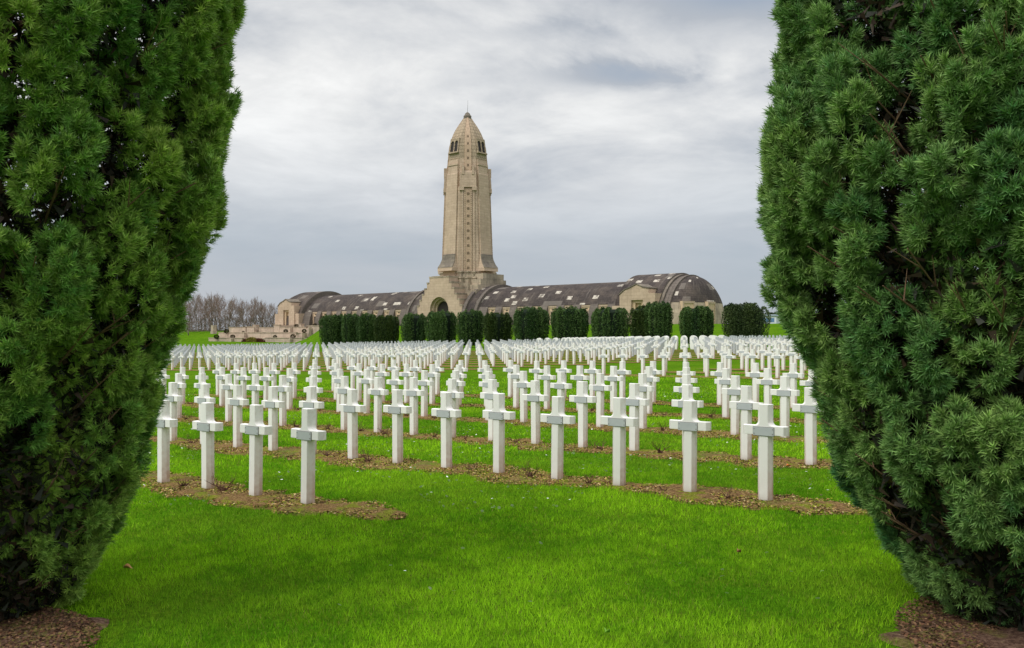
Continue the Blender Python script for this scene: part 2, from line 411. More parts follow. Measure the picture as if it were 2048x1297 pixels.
mb = MB(); mb.box(-.105, .105, -T-.010, -T-.004, .684, .768); mb.mi = 1; mb.box(-.109, .109, -T-.0038, -T+.001, .680, .772); mb.mi = 0
pl_ = mb.build('name_plaque', [M_plaque, M_joint], c0)
for sx in (-.094, .094):
    for sz in (.703, .750):
        mb = MB(); mb.tube((sx, -T-.013, sz), (sx, -T-.009, sz), .0045, .0045, 6); mb.build('rivet', M_rivet, pl_)
# low detail versions for far crosses
f0 = empty('grave_cross', (0, 0, 0))
mb = MB(); cross_body(mb, False); mb.build('stone_cross', M_marble, f0)
mb = MB(); mb.box(-.105, .105, -T-.008, -T+.001, .684, .768); mb.build('name_plaque', M_plaque, f0)
FV = np.array(f0.children[0].data.vertices and [v.co[:] for v in f0.children[0].data.vertices])
PROTO_PARTS = [(np.array([v.co[:] for v in ch.data.vertices]), [tuple(p.vertices) for p in ch.data.polygons], i) for i, ch in enumerate(f0.children)]
# stele prototype (rounded head)
sw = .27
so = [(-sw, -.1), (sw, -.1), (sw, .80)]+[(sw*math.cos(a), .80+.25*math.sin(a)) for a in np.linspace(0, PI, 12)[1:-1]]+[(-sw, .80)]
mb = MB(); mb.extrude(so, .07, -.07); mb.box(-.13, .13, -.078, -.069, .55, .68)
stele0 = mb.build('grave_stele', M_marble)

BLK = {'front': 'front block', 'right': 'right block', 'far': 'far block'}
cands = []; steles = []
rowno = {}
for r in range(-1, LASTROW+1):
    rr = row_range(r)
    for bname in ('front', 'right', 'far'):
        sub = sorted([t for t in rr if t[0] == bname and t[4] < 1700], key=lambda t: -t[4])
        if not sub: continue
        key = bname; rowno.setdefault(key, []); rowno[key].append(r)
        for k, (b, j, x, y, q) in enumerate(sub):
            it = dict(b=bname, r=r, rn=len(rowno[key]), k=k+1, x=x, y=y, q=q)
            if r >= 21 and q < 1445: steles.append(it)
            else: cands.append(it)
NEAR = 300
# keep as individuals those that show largest
cands.sort(key=lambda t: t['y'])
first = True
near_list, rest = cands[:NEAR], cands[NEAR:]
fd = True; ff = True
jr = random.Random(3)
for t in near_list:
    hi = t['y'] < 30
    src = c0 if hi else f0
    if (hi and fd) or (not hi and ff):
        o = src
        if hi: fd = False
        else: ff = False
    else: o = copy_tree(src, None, 'rivet' if t['y'] > 11.5 else None)
    o.location = (t['x']+jr.uniform(-.012, .012), t['y']+jr.uniform(-.012, .012), gz(t['x'], t['y'])+jr.uniform(-.012, .008))
    o.rotation_euler = (math.radians(jr.uniform(-.5, .5)), math.radians(jr.uniform(-.6, .6)), CROSS_RZ+math.radians(jr.uniform(-1.5, 1.5)))
    adj = 'white stone cross' if t['y'] < 30 else 'small distant white cross'
    tag(o, '%s, %s from the right in row %s of the %s' % (adj, ordn(t['k']), ('one two three four five six seven eight nine ten eleven twelve thirteen fourteen fifteen sixteen'.split())[t['rn']-1], BLK[t['b']]),
        'grave cross', 'white crosses standing in rows over the graves')
# the remaining, smallest ones as one object
vs, fs, mi = [], [], []
cr, sr = math.cos(CROSS_RZ), math.sin(CROSS_RZ)
for t in rest:
    zg = gz(t['x'], t['y'])+jr.uniform(-.02, .02)
    a_ = CROSS_RZ+math.radians(jr.uniform(-1.5, 1.5)); cr, sr = math.cos(a_), math.sin(a_)
    for pv, pf, m_ in PROTO_PARTS:
        o_ = len(vs); w = np.stack([pv[:, 0]*cr-pv[:, 1]*sr+t['x'], pv[:, 0]*sr+pv[:, 1]*cr+t['y'], pv[:, 2]+zg], 1)
        vs += w.tolist(); fs += [tuple(i+o_ for i in f) for f in pf]; mi += [m_]*len(pf)
me = bpy.data.meshes.new('far_grave_crosses'); me.from_pydata(vs, [], fs); me.materials.append(M_marble); me.materials.append(M_plaque)
me.polygons.foreach_set('material_index', mi); me.update()
o = bpy.data.objects.new('far_grave_crosses', me); COL.objects.link(o)
tag(o, 'dense rows of tiny white crosses filling the back of the cemetery', 'grave crosses', kind='stuff')
# stelae
for k, t in enumerate(steles):
    o = stele0 if k == 0 else stele0.copy()
    if k: COL.objects.link(o)
    o.location = (t['x'], t['y'], gz(t['x'], t['y'])); o.rotation_euler = (0, 0, CROSS_RZ)
    tag(o, 'round topped white headstone, %s from the right in row %s before the yews' % (ordn(t['k']), 'one two three four'.split()[t['r']-21]),
        'headstone', 'round topped headstones behind the crosses')
print('crosses', len(cands), 'steles', len(steles))

# ------------------------------------------------------------------ soil beds along the rows
def edge_noise(s, r, k): return float(vnoise(s*1.7+r*13.1, k*7.7+r*3.3)-.5)*.40+float(vnoise(s*6.1+r*5.1, k*3.1)-.5)*.20
def bed_halfwidth(s, r, k, end0, end1):
    w = (.38 if r < 8 else .62)+edge_noise(s, r, k)
    t = min(1, max(0, (s-end0)/.9)); t2 = min(1, max(0, (end1-s)/1.3))
    return max(.02, w*math.sqrt(max(0, t*(2-t)))*math.sqrt(max(0, t2*(2-t2))))
beds = []      # (r, jmin, jmax)
for r in range(-1, 21):
    rr = row_range(r)
    for bname in ('front', 'right', 'far'):
        js = [t[1] for t in rr if t[0] == bname]
        if js: beds.append((r, min(js), max(js)))
def bed_strip(mb, r, j0, j1):
    s0, s1 = j0*Ul-1.3, j1*Ul+1.2
    near = r < 3; step = .09 if near else (.4 if r < 9 else 1.5)
    n = max(2, int((s1-s0)/step)); K = 6 if near else 2
    lift = .007 if near else (.015 if r < 9 else .02)
    rows_ = []
    for i in range(n+1):
        s = s0+(s1-s0)*i/n
        wf = bed_halfwidth(s, r, 0, s0, s1); wb = bed_halfwidth(s, r, 1, s0, s1)
        c = O+uh*s+r*V_
        line = []
        for k in range(K+1):
            off = -wf+(wf+wb)*k/K; p = c+nh*off
            bumpz = 0
            if near and 0 < k < K: bumpz = .03*float(vnoise(p[0]*5, p[1]*5))
            line.append((p[0], p[1], gz(p[0], p[1])+(lift if 0 < k < K or not near else .003)+bumpz))
        rows_.append(line)
    vs = [p for l in rows_ for p in l]; fs = []
    for i in range(n):
        for k in range(K):
            a = i*(K+1)+k; fs.append((a, a+K+1, a+K+2, a+1))
    mb.add(vs, fs)
for bd in beds:
    mb = MB(); bed_strip(mb, *bd); o = mb.build('soil_bed', M_soil, smooth=True)
    for p_ in o.data.polygons[:1]:
        if p_.normal.z < 0: o.data.flip_normals()
    tag(o, kind='structure')
def in_bed(X, Y):
    """how deep a point lies in a bed (0 = out), vectorised"""
    P = np.stack([X-O[0], Y-O[1]]); q = (P[0]*nh[0]+P[1]*nh[1])/ROWD
    r = np.round(q).astype(int); off = (q-r)*ROWD
    s = (P[0]-r*V_[0])*uh[0]+(P[1]-r*V_[1])*uh[1]
    res = np.full(len(X), -1.0)
    for (rb, j0, j1) in beds:
        s0, s1 = j0*Ul-1.3, j1*Ul+1.2
        m = (r == rb) & (s > s0) & (s < s1)
        t = np.clip((s-s0)/.9, 0, 1); t2 = np.clip((s1-s)/1.3, 0, 1)
        side = (off > 0).astype(float)
        w = .38+(vnoise(s*1.7+rb*13.1, side*7.7+rb*3.3)-.5)*.40+(vnoise(s*6.1+rb*5.1, side*3.1)-.5)*.20
        w = w*np.sqrt(np.maximum(0, t*(2-t)))*np.sqrt(np.maximum(0, t2*(2-t2)))
        res = np.where(m, np.maximum(res, w-np.abs(off)), res)
    return res

# ------------------------------------------------------------------ the two big yews
def frame_from(dirs):
    d_ = dirs/np.linalg.norm(dirs, axis=1, keepdims=True)
    up = np.where(np.abs(d_[:, 2:3]) > .9, np.array([[1., 0, 0]]), np.array([[0, 0, 1.]]))
    a = np.cross(up, d_); a /= np.linalg.norm(a, axis=1, keepdims=True); b = np.cross(d_, a)
    return d_, a, b
def needle_tufts(P, D, size, K, col, ln_=.032, wd=.0066):
    """P tips (n,3), D shoot directions, K needles each -> triangles and colours"""
    n = len(P); d_, a, b = frame_from(D)
    ph = (np.arange(K)*2.39996)[None, :]+rng.random((n, 1))*6.28
    t = (np.arange(K)+.5)[None, :]/K*np.ones((n, 1))              # 0 base of shoot .. 1 tip
    spread = (1.12-.78*t**1.5)+rng.normal(0, .10, (n, K))
    base = P[:, None, :]-d_[:, None, :]*((1-t)[:, :, None]*(.030*size)[:, None, None])
    radial = a[:, None, :]*np.cos(ph)[:, :, None]+b[:, None, :]*np.sin(ph)[:, :, None]
    nd_ = d_[:, None, :]*np.cos(spread)[:, :, None]+radial*np.sin(spread)[:, :, None]
    side = np.cross(nd_, d_[:, None, :]+rng.normal(0, .4, (n, K, 3))); side /= np.linalg.norm(side, axis=2, keepdims=True)+1e-9
    l = (ln_*size)[:, None, None]*(.8+.4*rng.random((n, K, 1)))
    w = wd*size[:, None, None]
    tri = np.stack([base-side*w*.5, base+side*w*.5, base+nd_*l], 2)        # n,K,3,3
    tri2 = np.stack([base+nd_*l*.55-side*w*.62, base+nd_*l*.55+side*w*.62, base], 2)
    c = np.repeat(col[:, None, :], K, 1)*(.72+.56*rng.random((n, K, 1)))*(.75+.5*rng.random((n, 1, 1)))
    T_ = np.concatenate([tri.reshape(-1, 3)]); C_ = c.reshape(-1, 3)
    return T_, C_
def big_yew(name, label, cx, cy, sil, colA, colB, dens, seed, tuft):
    global rng
    rng = np.random.default_rng(seed)
    D0 = math.hypot(cx, cy); ang0 = math.atan2(cx, cy); gz0 = gz(cx, cy)
    hs, Rs = [], []
    for (sx, sy) in sil:
        an = math.atan((sx-CX)/F); R = D0*math.sin(abs(ang0-an)); zd = D0*math.cos(ang0-an)*math.cos(ang0-an)*math.cos(an)
        zd = D0*math.cos(ang0-an)*math.cos(an)
        hs.append(EYE+(HY-sy)/F*zd-gz0); Rs.append(max(.12, R))
    o_ = np.argsort(hs); hs = np.array(hs)[o_]; Rs = np.array(Rs)[o_]
    htop = hs[-1]+1.15
    hs = np.concatenate([hs, [hs[-1]+.4, hs[-1]+.8, htop]]); Rs = np.concatenate([Rs, [Rs[-1]*.95, Rs[-1]*.7, .15]])
    Rf = lambda h: np.interp(h, hs, Rs)
    root = empty(name, (cx, cy, gz0), label=label, cat='tree', group='large yews framing the view')
    # lobes: rounded upswept clumps of shoots, set by best-candidate sampling so that dark gaps stay between them
    nl = 450; Hc = []; Ac = []; pts_ = np.zeros((0, 2))
    while len(Hc) < nl:
        k_ = 14; hh_ = hs[0]+.03+(htop-hs[0]-.1)*rng.random(k_); aa = rng.random(k_)*2*PI
        ok = rng.random(k_) < np.maximum(.62, Rf(hh_)/Rs.max())
        hh_, aa = hh_[ok], aa[ok]
        if not len(hh_): continue
        if len(Hc):
            ha, ac = np.array(Hc), np.array(Ac)
            da = np.abs(aa[:, None]-ac[None, :]); da = np.minimum(da, 2*PI-da)*Rf(hh_)[:, None]
            dd_ = np.hypot(da, (hh_[:, None]-ha[None, :])*.75).min(1); b_ = int(np.argmax(dd_))
        else: b_ = 0
        Hc.append(hh_[b_]); Ac.append(aa[b_])
    H = np.array(Hc); A = np.array(Ac)
    Rl = .11+.12*rng.random(nl)**1.3; Rl = np.minimum(Rl, Rf(H)*.5+.04); Hl = Rl*(1.15+.9*rng.random(nl))
    tc0 = math.atan2(-cy, -cx); edge = np.abs(np.cos(A-tc0)) < .55      # lobes that make the outline sit right at the profile
    dep = np.where(edge, .80+.30*rng.random(nl)**1.5, .85+1.7*rng.random(nl)**1.5)
    dist = np.maximum(0, Rf(H)-.01-Rl*dep-np.where(edge, .06, .22)*np.clip(vnoise(A*2.4+seed, H*1.6)-.42, 0, 1)*2)
    C = np.stack([np.cos(A)*dist, np.sin(A)*dist, H], 1)
    lobetint = vnoise(A*2.2+seed, H*.8)*.5+.5*rng.random(nl)
    Vs, Cs = [], []
    tocam = np.array([-cx, -cy, 0])/D0
    for i in range(nl):
        outw = np.array([math.cos(A[i]), math.sin(A[i]), 0.]); facing = float(outw@tocam)
        visible = C[i][2] < EYE+2.3-gz0+.3
        full = facing > -.35 and visible
        n = int(2.6*PI*Rl[i]*Hl[i]/(.00135 if full else .006)*dens)
        if n < 5: continue
        ns = max(5, n//13)                                   # sprays on the lobe, each a small tight group of shoots
        qs = rng.normal(0, 1, (ns, 3))+outw*.62+np.array([0, 0, .30]); qs /= np.linalg.norm(qs, axis=1, keepdims=True)
        k_ = rng.integers(0, ns, n); dl = rng.normal(0, 1, (n, 3))*(.028/Rl[i])*1.05
        q = qs[k_]+dl; dq = (dl**2).sum(1)[:, None]*(Rl[i]/.028)**2/3
        q /= np.linalg.norm(q, axis=1, keepdims=True)
        rr = 1.10-.075*dq-.22*rng.random((n, 1))**3-.10*rng.random(ns)[k_][:, None]
        rr = np.clip(rr, .55, 1.12); lump = np.ones((n, 1))
        axis = outw*.25+np.array([0, 0, .97])
        P = C[i]+q*np.array([Rl[i], Rl[i], 0])*rr*lump+np.outer(q[:, 2]*rr[:, 0]*Hl[i]*lump[:, 0], axis)
        Dv = q*np.array([1, 1, .8])+dl*(Rl[i]/.028)*.35+outw*.3+np.array([0, 0, .42])+rng.normal(0, .2, (n, 3))
        t = np.clip(lobetint[i]+rng.normal(0, .13, n), 0, 1)[:, None]
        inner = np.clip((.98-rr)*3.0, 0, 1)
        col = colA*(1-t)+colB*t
        col = col*(1-.3*inner)  # deeper shoots darkened: shade of the gaps put into the needle colour
        size = (.85+.5*rng.random(n))*tuft
        K = 18 if full else 8
        if not full: size = size*1.5
        a_, b_ = needle_tufts(P, Dv, size, K, col)
        Vs.append(a_); Cs.append(b_)
    Vall = np.concatenate(Vs); Call = np.concatenate(Cs)
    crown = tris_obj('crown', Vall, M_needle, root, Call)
    # inner dead twigs and old needles close the crown, interior shade in their colour
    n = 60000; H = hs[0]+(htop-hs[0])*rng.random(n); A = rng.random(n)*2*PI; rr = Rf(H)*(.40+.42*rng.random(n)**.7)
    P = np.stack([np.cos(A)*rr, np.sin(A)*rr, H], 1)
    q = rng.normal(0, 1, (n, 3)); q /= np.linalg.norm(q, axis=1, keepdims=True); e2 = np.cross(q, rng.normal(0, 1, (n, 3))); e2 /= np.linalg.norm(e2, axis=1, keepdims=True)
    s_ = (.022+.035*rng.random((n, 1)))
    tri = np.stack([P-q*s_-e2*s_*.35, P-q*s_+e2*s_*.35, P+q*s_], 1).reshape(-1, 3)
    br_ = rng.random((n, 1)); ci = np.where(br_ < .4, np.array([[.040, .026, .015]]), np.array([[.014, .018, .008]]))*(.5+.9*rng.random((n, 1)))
    tris_obj('inner_foliage_shade', tri, M_needle, root, ci)
    # trunk and limbs
    mb = MB(); br = MB()
    zz_ = -.05
    for k in range(8):
        z1 = zz_+htop*.11; mb.tube((.03*math.sin(k), .03*math.cos(k*1.7), zz_), (.03*math.sin(k+1), .03*math.cos((k+1)*1.7), z1), .15*(1-k*.1), .15*(1-(k+1)*.1), 9); zz_ = z1
    mb.build('trunk', M_bark, root, smooth=True)
    rnd = random.Random(seed)
    for k in range(260):
        h = hs[0]+.1+rnd.random()*(htop-hs[0]-.6); a = rnd.random()*2*PI; Rr = float(Rf(h))
        p = Vector((0, 0, max(.2, h-.55-rnd.random()*.4))); ax = Vector((math.cos(a), math.sin(a), 0))
        q1 = p.lerp(Vector((0, 0, h))+ax*Rr*.6, .6)+Vector((rnd.uniform(-.06, .06), rnd.uniform(-.06, .06), -.05)); e1 = ax*Rr*(.9+.1*rnd.random())+Vector((0, 0, h+.12))
        r0 = .012+.010*rnd.random()
        br.tube(p, q1, r0, r0*.7, 5); br.tube(q1, e1, r0*.7, .003, 5)
        for s in range(4):
            bpt = q1.lerp(e1, .3+.17*s); tip = bpt+Vector((rnd.uniform(-.16, .16), rnd.uniform(-.16, .16), rnd.uniform(.05, .22)))+ax*.08
            br.tube(bpt, tip, .004, .0015, 4)
    br.build('branches', M_bark, root)
    print(name, len(Call), 'needles', htop)
    return root
SIL_L = [(482, 0), (486, 60), (474, 120), (468, 180), (462, 250), (452, 330), (450, 390), (440, 450), (412, 510), (402, 580), (380, 640), (366, 700), (335, 760), (325, 820), (300, 920), (268, 980), (240, 1050), (212, 1110), (175, 1165), (128, 1205), (60, 1222), (10, 1240)]
SIL_R = [(1572, 0), (1552, 60), (1550, 130), (1566, 210), (1540, 280), (1527, 350), (1522, 420), (1530, 490), (1522, 570), (1545, 640), (1580, 700), (1612, 760), (1618, 820), (1640, 880), (1662, 950), (1722, 1010), (1742, 1060), (1795, 1105), (1845, 1150), (1868, 1205), (1940, 1255), (2010, 1285)]
big_yew('yew_tree', 'big dark green yew filling the left edge of the picture', -3.35, 5.3, SIL_L,
        np.array([.115, .290, .060]), np.array([.390, .540, .095]), .95, 11, 1.18)
big_yew('yew_tree', 'big bluish green yew filling the right edge of the picture', 3.02, 5.0, SIL_R,
        np.array([.080, .230, .078]), np.array([.265, .410, .105]), 1.0, 23, 1.22)
rng = np.random.default_rng(99)

# soil below the big yews
def soil_patch(name, cx, cy, R, seed, sx=1.0):
    n = 90; K = 14; vs = [(cx, cy, gz(cx, cy)+.03)]; fs = []
    for k in range(1, K+1):
        for i in range(n):
            a = 2*PI*i/n; w = 1+.22*(float(vnoise(3*math.cos(a)+seed, 3*math.sin(a)+seed))-.5)*2+.08*(float(vnoise(11*math.cos(a)+seed, 11*math.sin(a)+9))-.5)*2
            rr = R*w*k/K; x, y = cx+rr*math.cos(a)*sx, cy+rr*math.sin(a)
            vs.append((x, y, gz(x, y)+(.004 if k == K else .012+.035*float(vnoise(x*4, y*4))*(1-k/K)+.01)))
    for i in range(n): fs.append((0, 1+i, 1+(i+1) % n))
    for k in range(K-1):
        for i in range(n):
            a = 1+k*n+i; b = 1+k*n+(i+1) % n; fs.append((a, a+n, b+n, b))
    mb = MB(); mb.add(vs, fs); o = mb.build(name, M_litter, smooth=True); tag(o, kind='structure'); return o
PATCH = [(-3.2, 4.4, .86), (3.15, 4.5, .92)]
for k, (a, b, c) in enumerate(PATCH): soil_patch('soil_patch', a, b, c, k*5.5+2)
def in_patch(X, Y):
    res = np.zeros(len(X))
    for k, (a, b, c) in enumerate(PATCH):
        an = np.arctan2(Y-b, X-a); seed = k*5.5+2
        w = 1+.22*(vnoise(3*np.cos(an)+seed, 3*np.sin(an)+seed)-.5)*2
        res = np.maximum(res, c*w-np.hypot(X-a, Y-b)) if k else c*w-np.hypot(X-a, Y-b)
    return res

# ------------------------------------------------------------------ grass blades
def grass(zone):
    Vs, Cs = [], []
    for (y0, y1, dens, h, w) in zone:
        n = int((y1**2-y0**2)*.66*dens)
        Y = np.sqrt(y0**2+(y1**2-y0**2)*rng.random(n)); X = Y*(rng.random(n)*1.32-.66)
        bed = in_bed(X, Y); pat = in_patch(X, Y)
        tuft = vnoise(X*1.3, Y*1.3)
        keep = ((bed <= .015) | ((vnoise(X*1.1+5, Y*1.6)*.6+vnoise(X*4.3, Y*4.3)*.4 > .52) & (rng.random(n) < .60)) | ((bed < .17) & (rng.random(n) < .5))) & ((pat < 0) | (rng.random(n) < .07*np.exp(-pat*2)))
        keep &= ~((pat > -.35) & (rng.random(n) < .45))
        X, Y, bed = X[keep], Y[keep], bed[keep]; n = len(X)
        Z = ground(X, Y)
        a = rng.random(n)*2*PI; lean = rng.normal(0, .42, (n, 2))
        patchy = vnoise(X*.7+40, Y*.7)*.6+vnoise(X*3.1, Y*3.1+9)*.4
        fine = vnoise(X*9+3, Y*9)*.55+vnoise(X*23, Y*23+5)*.45
        hh = h*(.45+.7*rng.random(n))*(.45+.5*patchy+.75*fine)
        dx, dy = np.cos(a)*w/2, np.sin(a)*w/2
        b0 = np.stack([X-dx, Y-dy, Z-.004], 1); b1 = np.stack([X+dx, Y+dy, Z-.004], 1)
        tip = np.stack([X+lean[:, 0]*hh, Y+lean[:, 1]*hh, Z+hh], 1)
        Vs.append(np.stack([b0, b1, tip], 1).reshape(-1, 3))
        t = np.clip(patchy*1.7+fine*1.1-.95+rng.normal(0, .18, n), 0, 1)[:, None]
        c = np.array([[.095, .275, .008]])*(1-t)+np.array([[.335, .62, .020]])*t
        yel = (rng.random(n) < .05)[:, None]; c = np.where(yel, np.array([[.27, .30, .06]]), c)
        olive = np.clip((vnoise(X*.9+70, Y*.9+20)-.50)*2.2, 0, .7)[:, None]*np.clip((7.5-Y)/3, 0.55, 1)[:, None]
        c = c*(1-olive)+np.array([[.19, .32, .022]])*olive
        Cs.append(c*(.6+.8*rng.random((n, 1))))
    o = tris_obj('grass', np.concatenate(Vs), M_grass, None, np.concatenate(Cs))
    print('blades', len(Cs[0]), sum(map(len, Cs)))
    tag(o, 'short bright green mown grass between the grave rows and in front', 'grass', kind='stuff')
grass([(3.6, 7, 8500, .034, .0048), (7, 11, 3600, .036, .0075), (11, 19, 900, .040, .013), (19, 32, 220, .045, .026)])

# ------------------------------------------------------------------ chips, daisies, leaves
def shards(name, label, cat, X, Y, size, cols, zoff, flat=.5):
    n = len(X); P = np.stack([X, Y, ground(X, Y)+zoff], 1)
    q = rng.normal(0, 1, (n, 3))*np.array([1, 1, flat*.5]); q /= np.linalg.norm(q, axis=1, keepdims=True)
    e = np.cross(q, np.array([0, 0, 1.])+rng.normal(0, .4, (n, 3))); e /= np.linalg.norm(e, axis=1, keepdims=True)
    s = size*(.5+rng.random((n, 1)))
    V = np.stack([P-q*s, P-e*s*.6, P+q*s, P+e*s*.6], 1).reshape(-1, 3)
    c = cols[rng.integers(0, len(cols), n)]*(.7+.6*rng.random((n, 1)))
    o = tris_obj(name, V, M_chip, None, c, k=4); tag(o, label, cat, kind='stuff'); return o
n = 760000; Y = np.sqrt(50+(24**2-50)*rng.random(n)); X = Y*(rng.random(n)*1.0-.5)
ib = in_bed(X, Y); m = (ib > -.10) & (ib+(vnoise(X*4, Y*4)-.5)*.24 > .0) & ((ib > 0) | (rng.random(n) < .25)) & (rng.random(n) < np.clip(12/Y, .3, 1)*.95); X, Y = X[m], Y[m]
shards('bark_chips', 'pale wood chips and dead leaves lying on the soil beds', 'wood chips', X, Y, .014,
       np.array([[.42, .28, .11], [.30, .18, .065], [.15, .08, .035], [.50, .38, .19], [.15, .20, .015], [.34, .21, .075], [.07, .04, .02], [.26, .28, .02], [.10, .055, .025]]), .022)
n = 16000; Xl, Yl = [], []
for (a, b, c) in PATCH:
    rr = c*1.05*np.sqrt(rng.random(n)); an = rng.random(n)*2*PI; Xl.append(a+rr*np.cos(an)); Yl.append(b+rr*np.sin(an))
X, Y = np.concatenate(Xl), np.concatenate(Yl)
shards('leaf_litter', 'brown dead needles and leaf litter under the big yews', 'leaf litter', X, Y, .011,
       np.array([[.16, .08, .045], [.10, .05, .03], [.22, .13, .07], [.06, .035, .022], [.13, .11, .03]]), .028)
n = 12000; Y = np.sqrt(25+(26**2-25)*rng.random(n)); X = Y*(rng.random(n)*.9-.45)
m = (vnoise(X*.55+11, Y*.55) > .47) & (in_bed(X, Y) <= 0) & (rng.random(n) < np.where(Y < 8, .06, .7)); X, Y = X[m], Y[m]; n = len(X)
k = 7; Pz = ground(X, Y)+.056; R = .011+.006*rng.random(n); tilt = rng.normal(0, .25, (n, 2))
an = np.arange(k)/k*2*PI
V = np.stack([X[:, None]+R[:, None]*np.cos(an), Y[:, None]+R[:, None]*np.sin(an), Pz[:, None]+R[:, None]*(tilt[:, :1]*np.cos(an)+(tilt[:, 1:]-.5)*np.sin(an))], 2).reshape(-1, 3)
o = tris_obj('daisies', V, M_chip, None, np.tile(np.array([[.92, .92, .90]]), (n, 1)), k=k)
tag(o, 'tiny white daisies scattered through the lawn', 'daisies', kind='stuff')
def leafobj(pxx, pyy, size, col, label, rz):
    # point on the ground seen at that pixel of the photo
    t = 4.0
    for _ in range(60): t = F*(EYE-gz((pxx-CX)/F*t, t))/(pyy-HY)
    x, y = (pxx-CX)/F*t, t
    mb = MB(); n = 7; top = []; bot = []
    for i in range(n+1):
        s = i/n; w = math.sin(PI*s**.8)*.32*size+.001; zc = .022+.014*math.sin(s*5)
        top.append((s*size-size/2, w, zc+.010)); bot.append((s*size-size/2, -w, zc+.012)); 
    mid = [(s*size/n-size/2, 0, .020) for s in range(n+1)]
    vs = top+mid+bot; fs = []
    for i in range(n): fs += [(i, i+1, n+1+i+1, n+1+i), (n+1+i, n+1+i+1, 2*n+2+i+1, 2*n+2+i)]
    mb.add(vs, fs); o = mb.build('fallen_leaf', col, smooth=True); o.location = (x, y, gz(x, y)+.012); o.rotation_euler = (0.1, .15, rz)
    sm = o.modifiers.new('thick', 'SOLIDIFY'); sm.thickness = .001
    tag(o, label, 'leaf', 'dead leaves lying on the lawn')
ML1 = flat_mat('dry_leaf', (.42, .22, .08), .7, .3, 40); ML2 = flat_mat('brown_leaf', (.30, .14, .07), .7, .3, 40); ML3 = flat_mat('orange_leaf', (.62, .20, .05), .7, .2, 40)
leafobj(256, 1145, .07, ML1, 'dry tan leaf on the grass near the left yew', .3)
leafobj(796, 1047, .07, ML2, 'curled brown leaf on the grass below the front soil bed', 1.0)
leafobj(1477, 1113, .05, ML2, 'small red brown leaf on the grass at right of centre', .6)
leafobj(1577, 938, .07, ML3, 'orange leaf on the second soil bed near the right yew', .2)
leafobj(1213, 1277, .05, flat_mat('green_leaf', (.20, .42, .04), .6, .2, 30), 'round light green leaf on the lawn at the bottom edge', .9)

# ------------------------------------------------------------------ bare rose bushes on the beds
def rose(seed):
    rnd = random.Random(seed); mb = MB()
    def grow(p, dr, ln_, r, lev):
        q = p+dr*ln_; mb.tube(p, q, r, r*.6, 4)
        if lev == 0: return
        for k in range(2 if lev < 3 else 3):
            nd_ = (dr+Vector((rnd.uniform(-.75, .75), rnd.uniform(-.75, .75), rnd.uniform(-.15, .5)))).normalized()
            grow(q if k else p.lerp(q, .8), nd_, ln_*rnd.uniform(.55, .9), r*.6, lev-1)
    for k in range(rnd.randint(3, 4)):
        a = rnd.random()*6.28; grow(Vector((rnd.uniform(-.02, .02), rnd.uniform(-.02, .02), -.01)), Vector((math.cos(a)*.9, math.sin(a)*.9, .9)).normalized(), rnd.uniform(.05, .085), .0055, 3)
    # woody crown of the plant
    for k in range(9): mb.tube((rnd.uniform(-.03, .03), rnd.uniform(-.03, .03), 0), (rnd.uniform(-.04, .04), rnd.uniform(-.04, .04), rnd.uniform(.02, .05)), .010, .005, 5)
    return mb
roses = []
for k in range(5):
    mb = rose(k+40); o = mb.build('rose_bush', M_twig); roses.append(o)
used = set(); rk = 0
for r in range(-1, 4):
    jj = sorted({t[1] for t in row_range(r) if 300 < t[4] < 1650 or r < 1})
    for j in jj[:-1]:
        x, y = pos(r, j+.5+jr.uniform(-.15, .15)); x -= nh[0]*jr.uniform(-.05, .2); y -= nh[1]*jr.uniform(-.05, .2)
        if not (300 < px(x, y) < 1640) or jr.random() > .72: continue
        k = rk % 5; o = roses[k] if k not in used else roses[k].copy()
        if k in used: COL.objects.link(o)
        used.add(k); rk += 1
        o.location = (x, y, gz(x, y)+.015); s = jr.uniform(.75, 1.35); o.scale = (s, s, s*jr.uniform(.7, 1.2)); o.rotation_euler = (0, 0, jr.random()*6.28)
        right = [t for t in near_list if t['r'] == r and t['b'] == 'front']
        kk = [t['k'] for t in right if t['q'] > px(x, y)]
        kk = max(kk) if kk else 0
        lab = 'bare rose bush left of the %s cross from the right, row %s' % (ordn(kk), 'one two three four five'.split()[r+1]) if kk else 'bare brown rose bush at the right end of soil bed %s' % 'one two three four five'.split()[r+1]
        tag(o, lab, 'rose bush', 'bare rose bushes between the crosses')

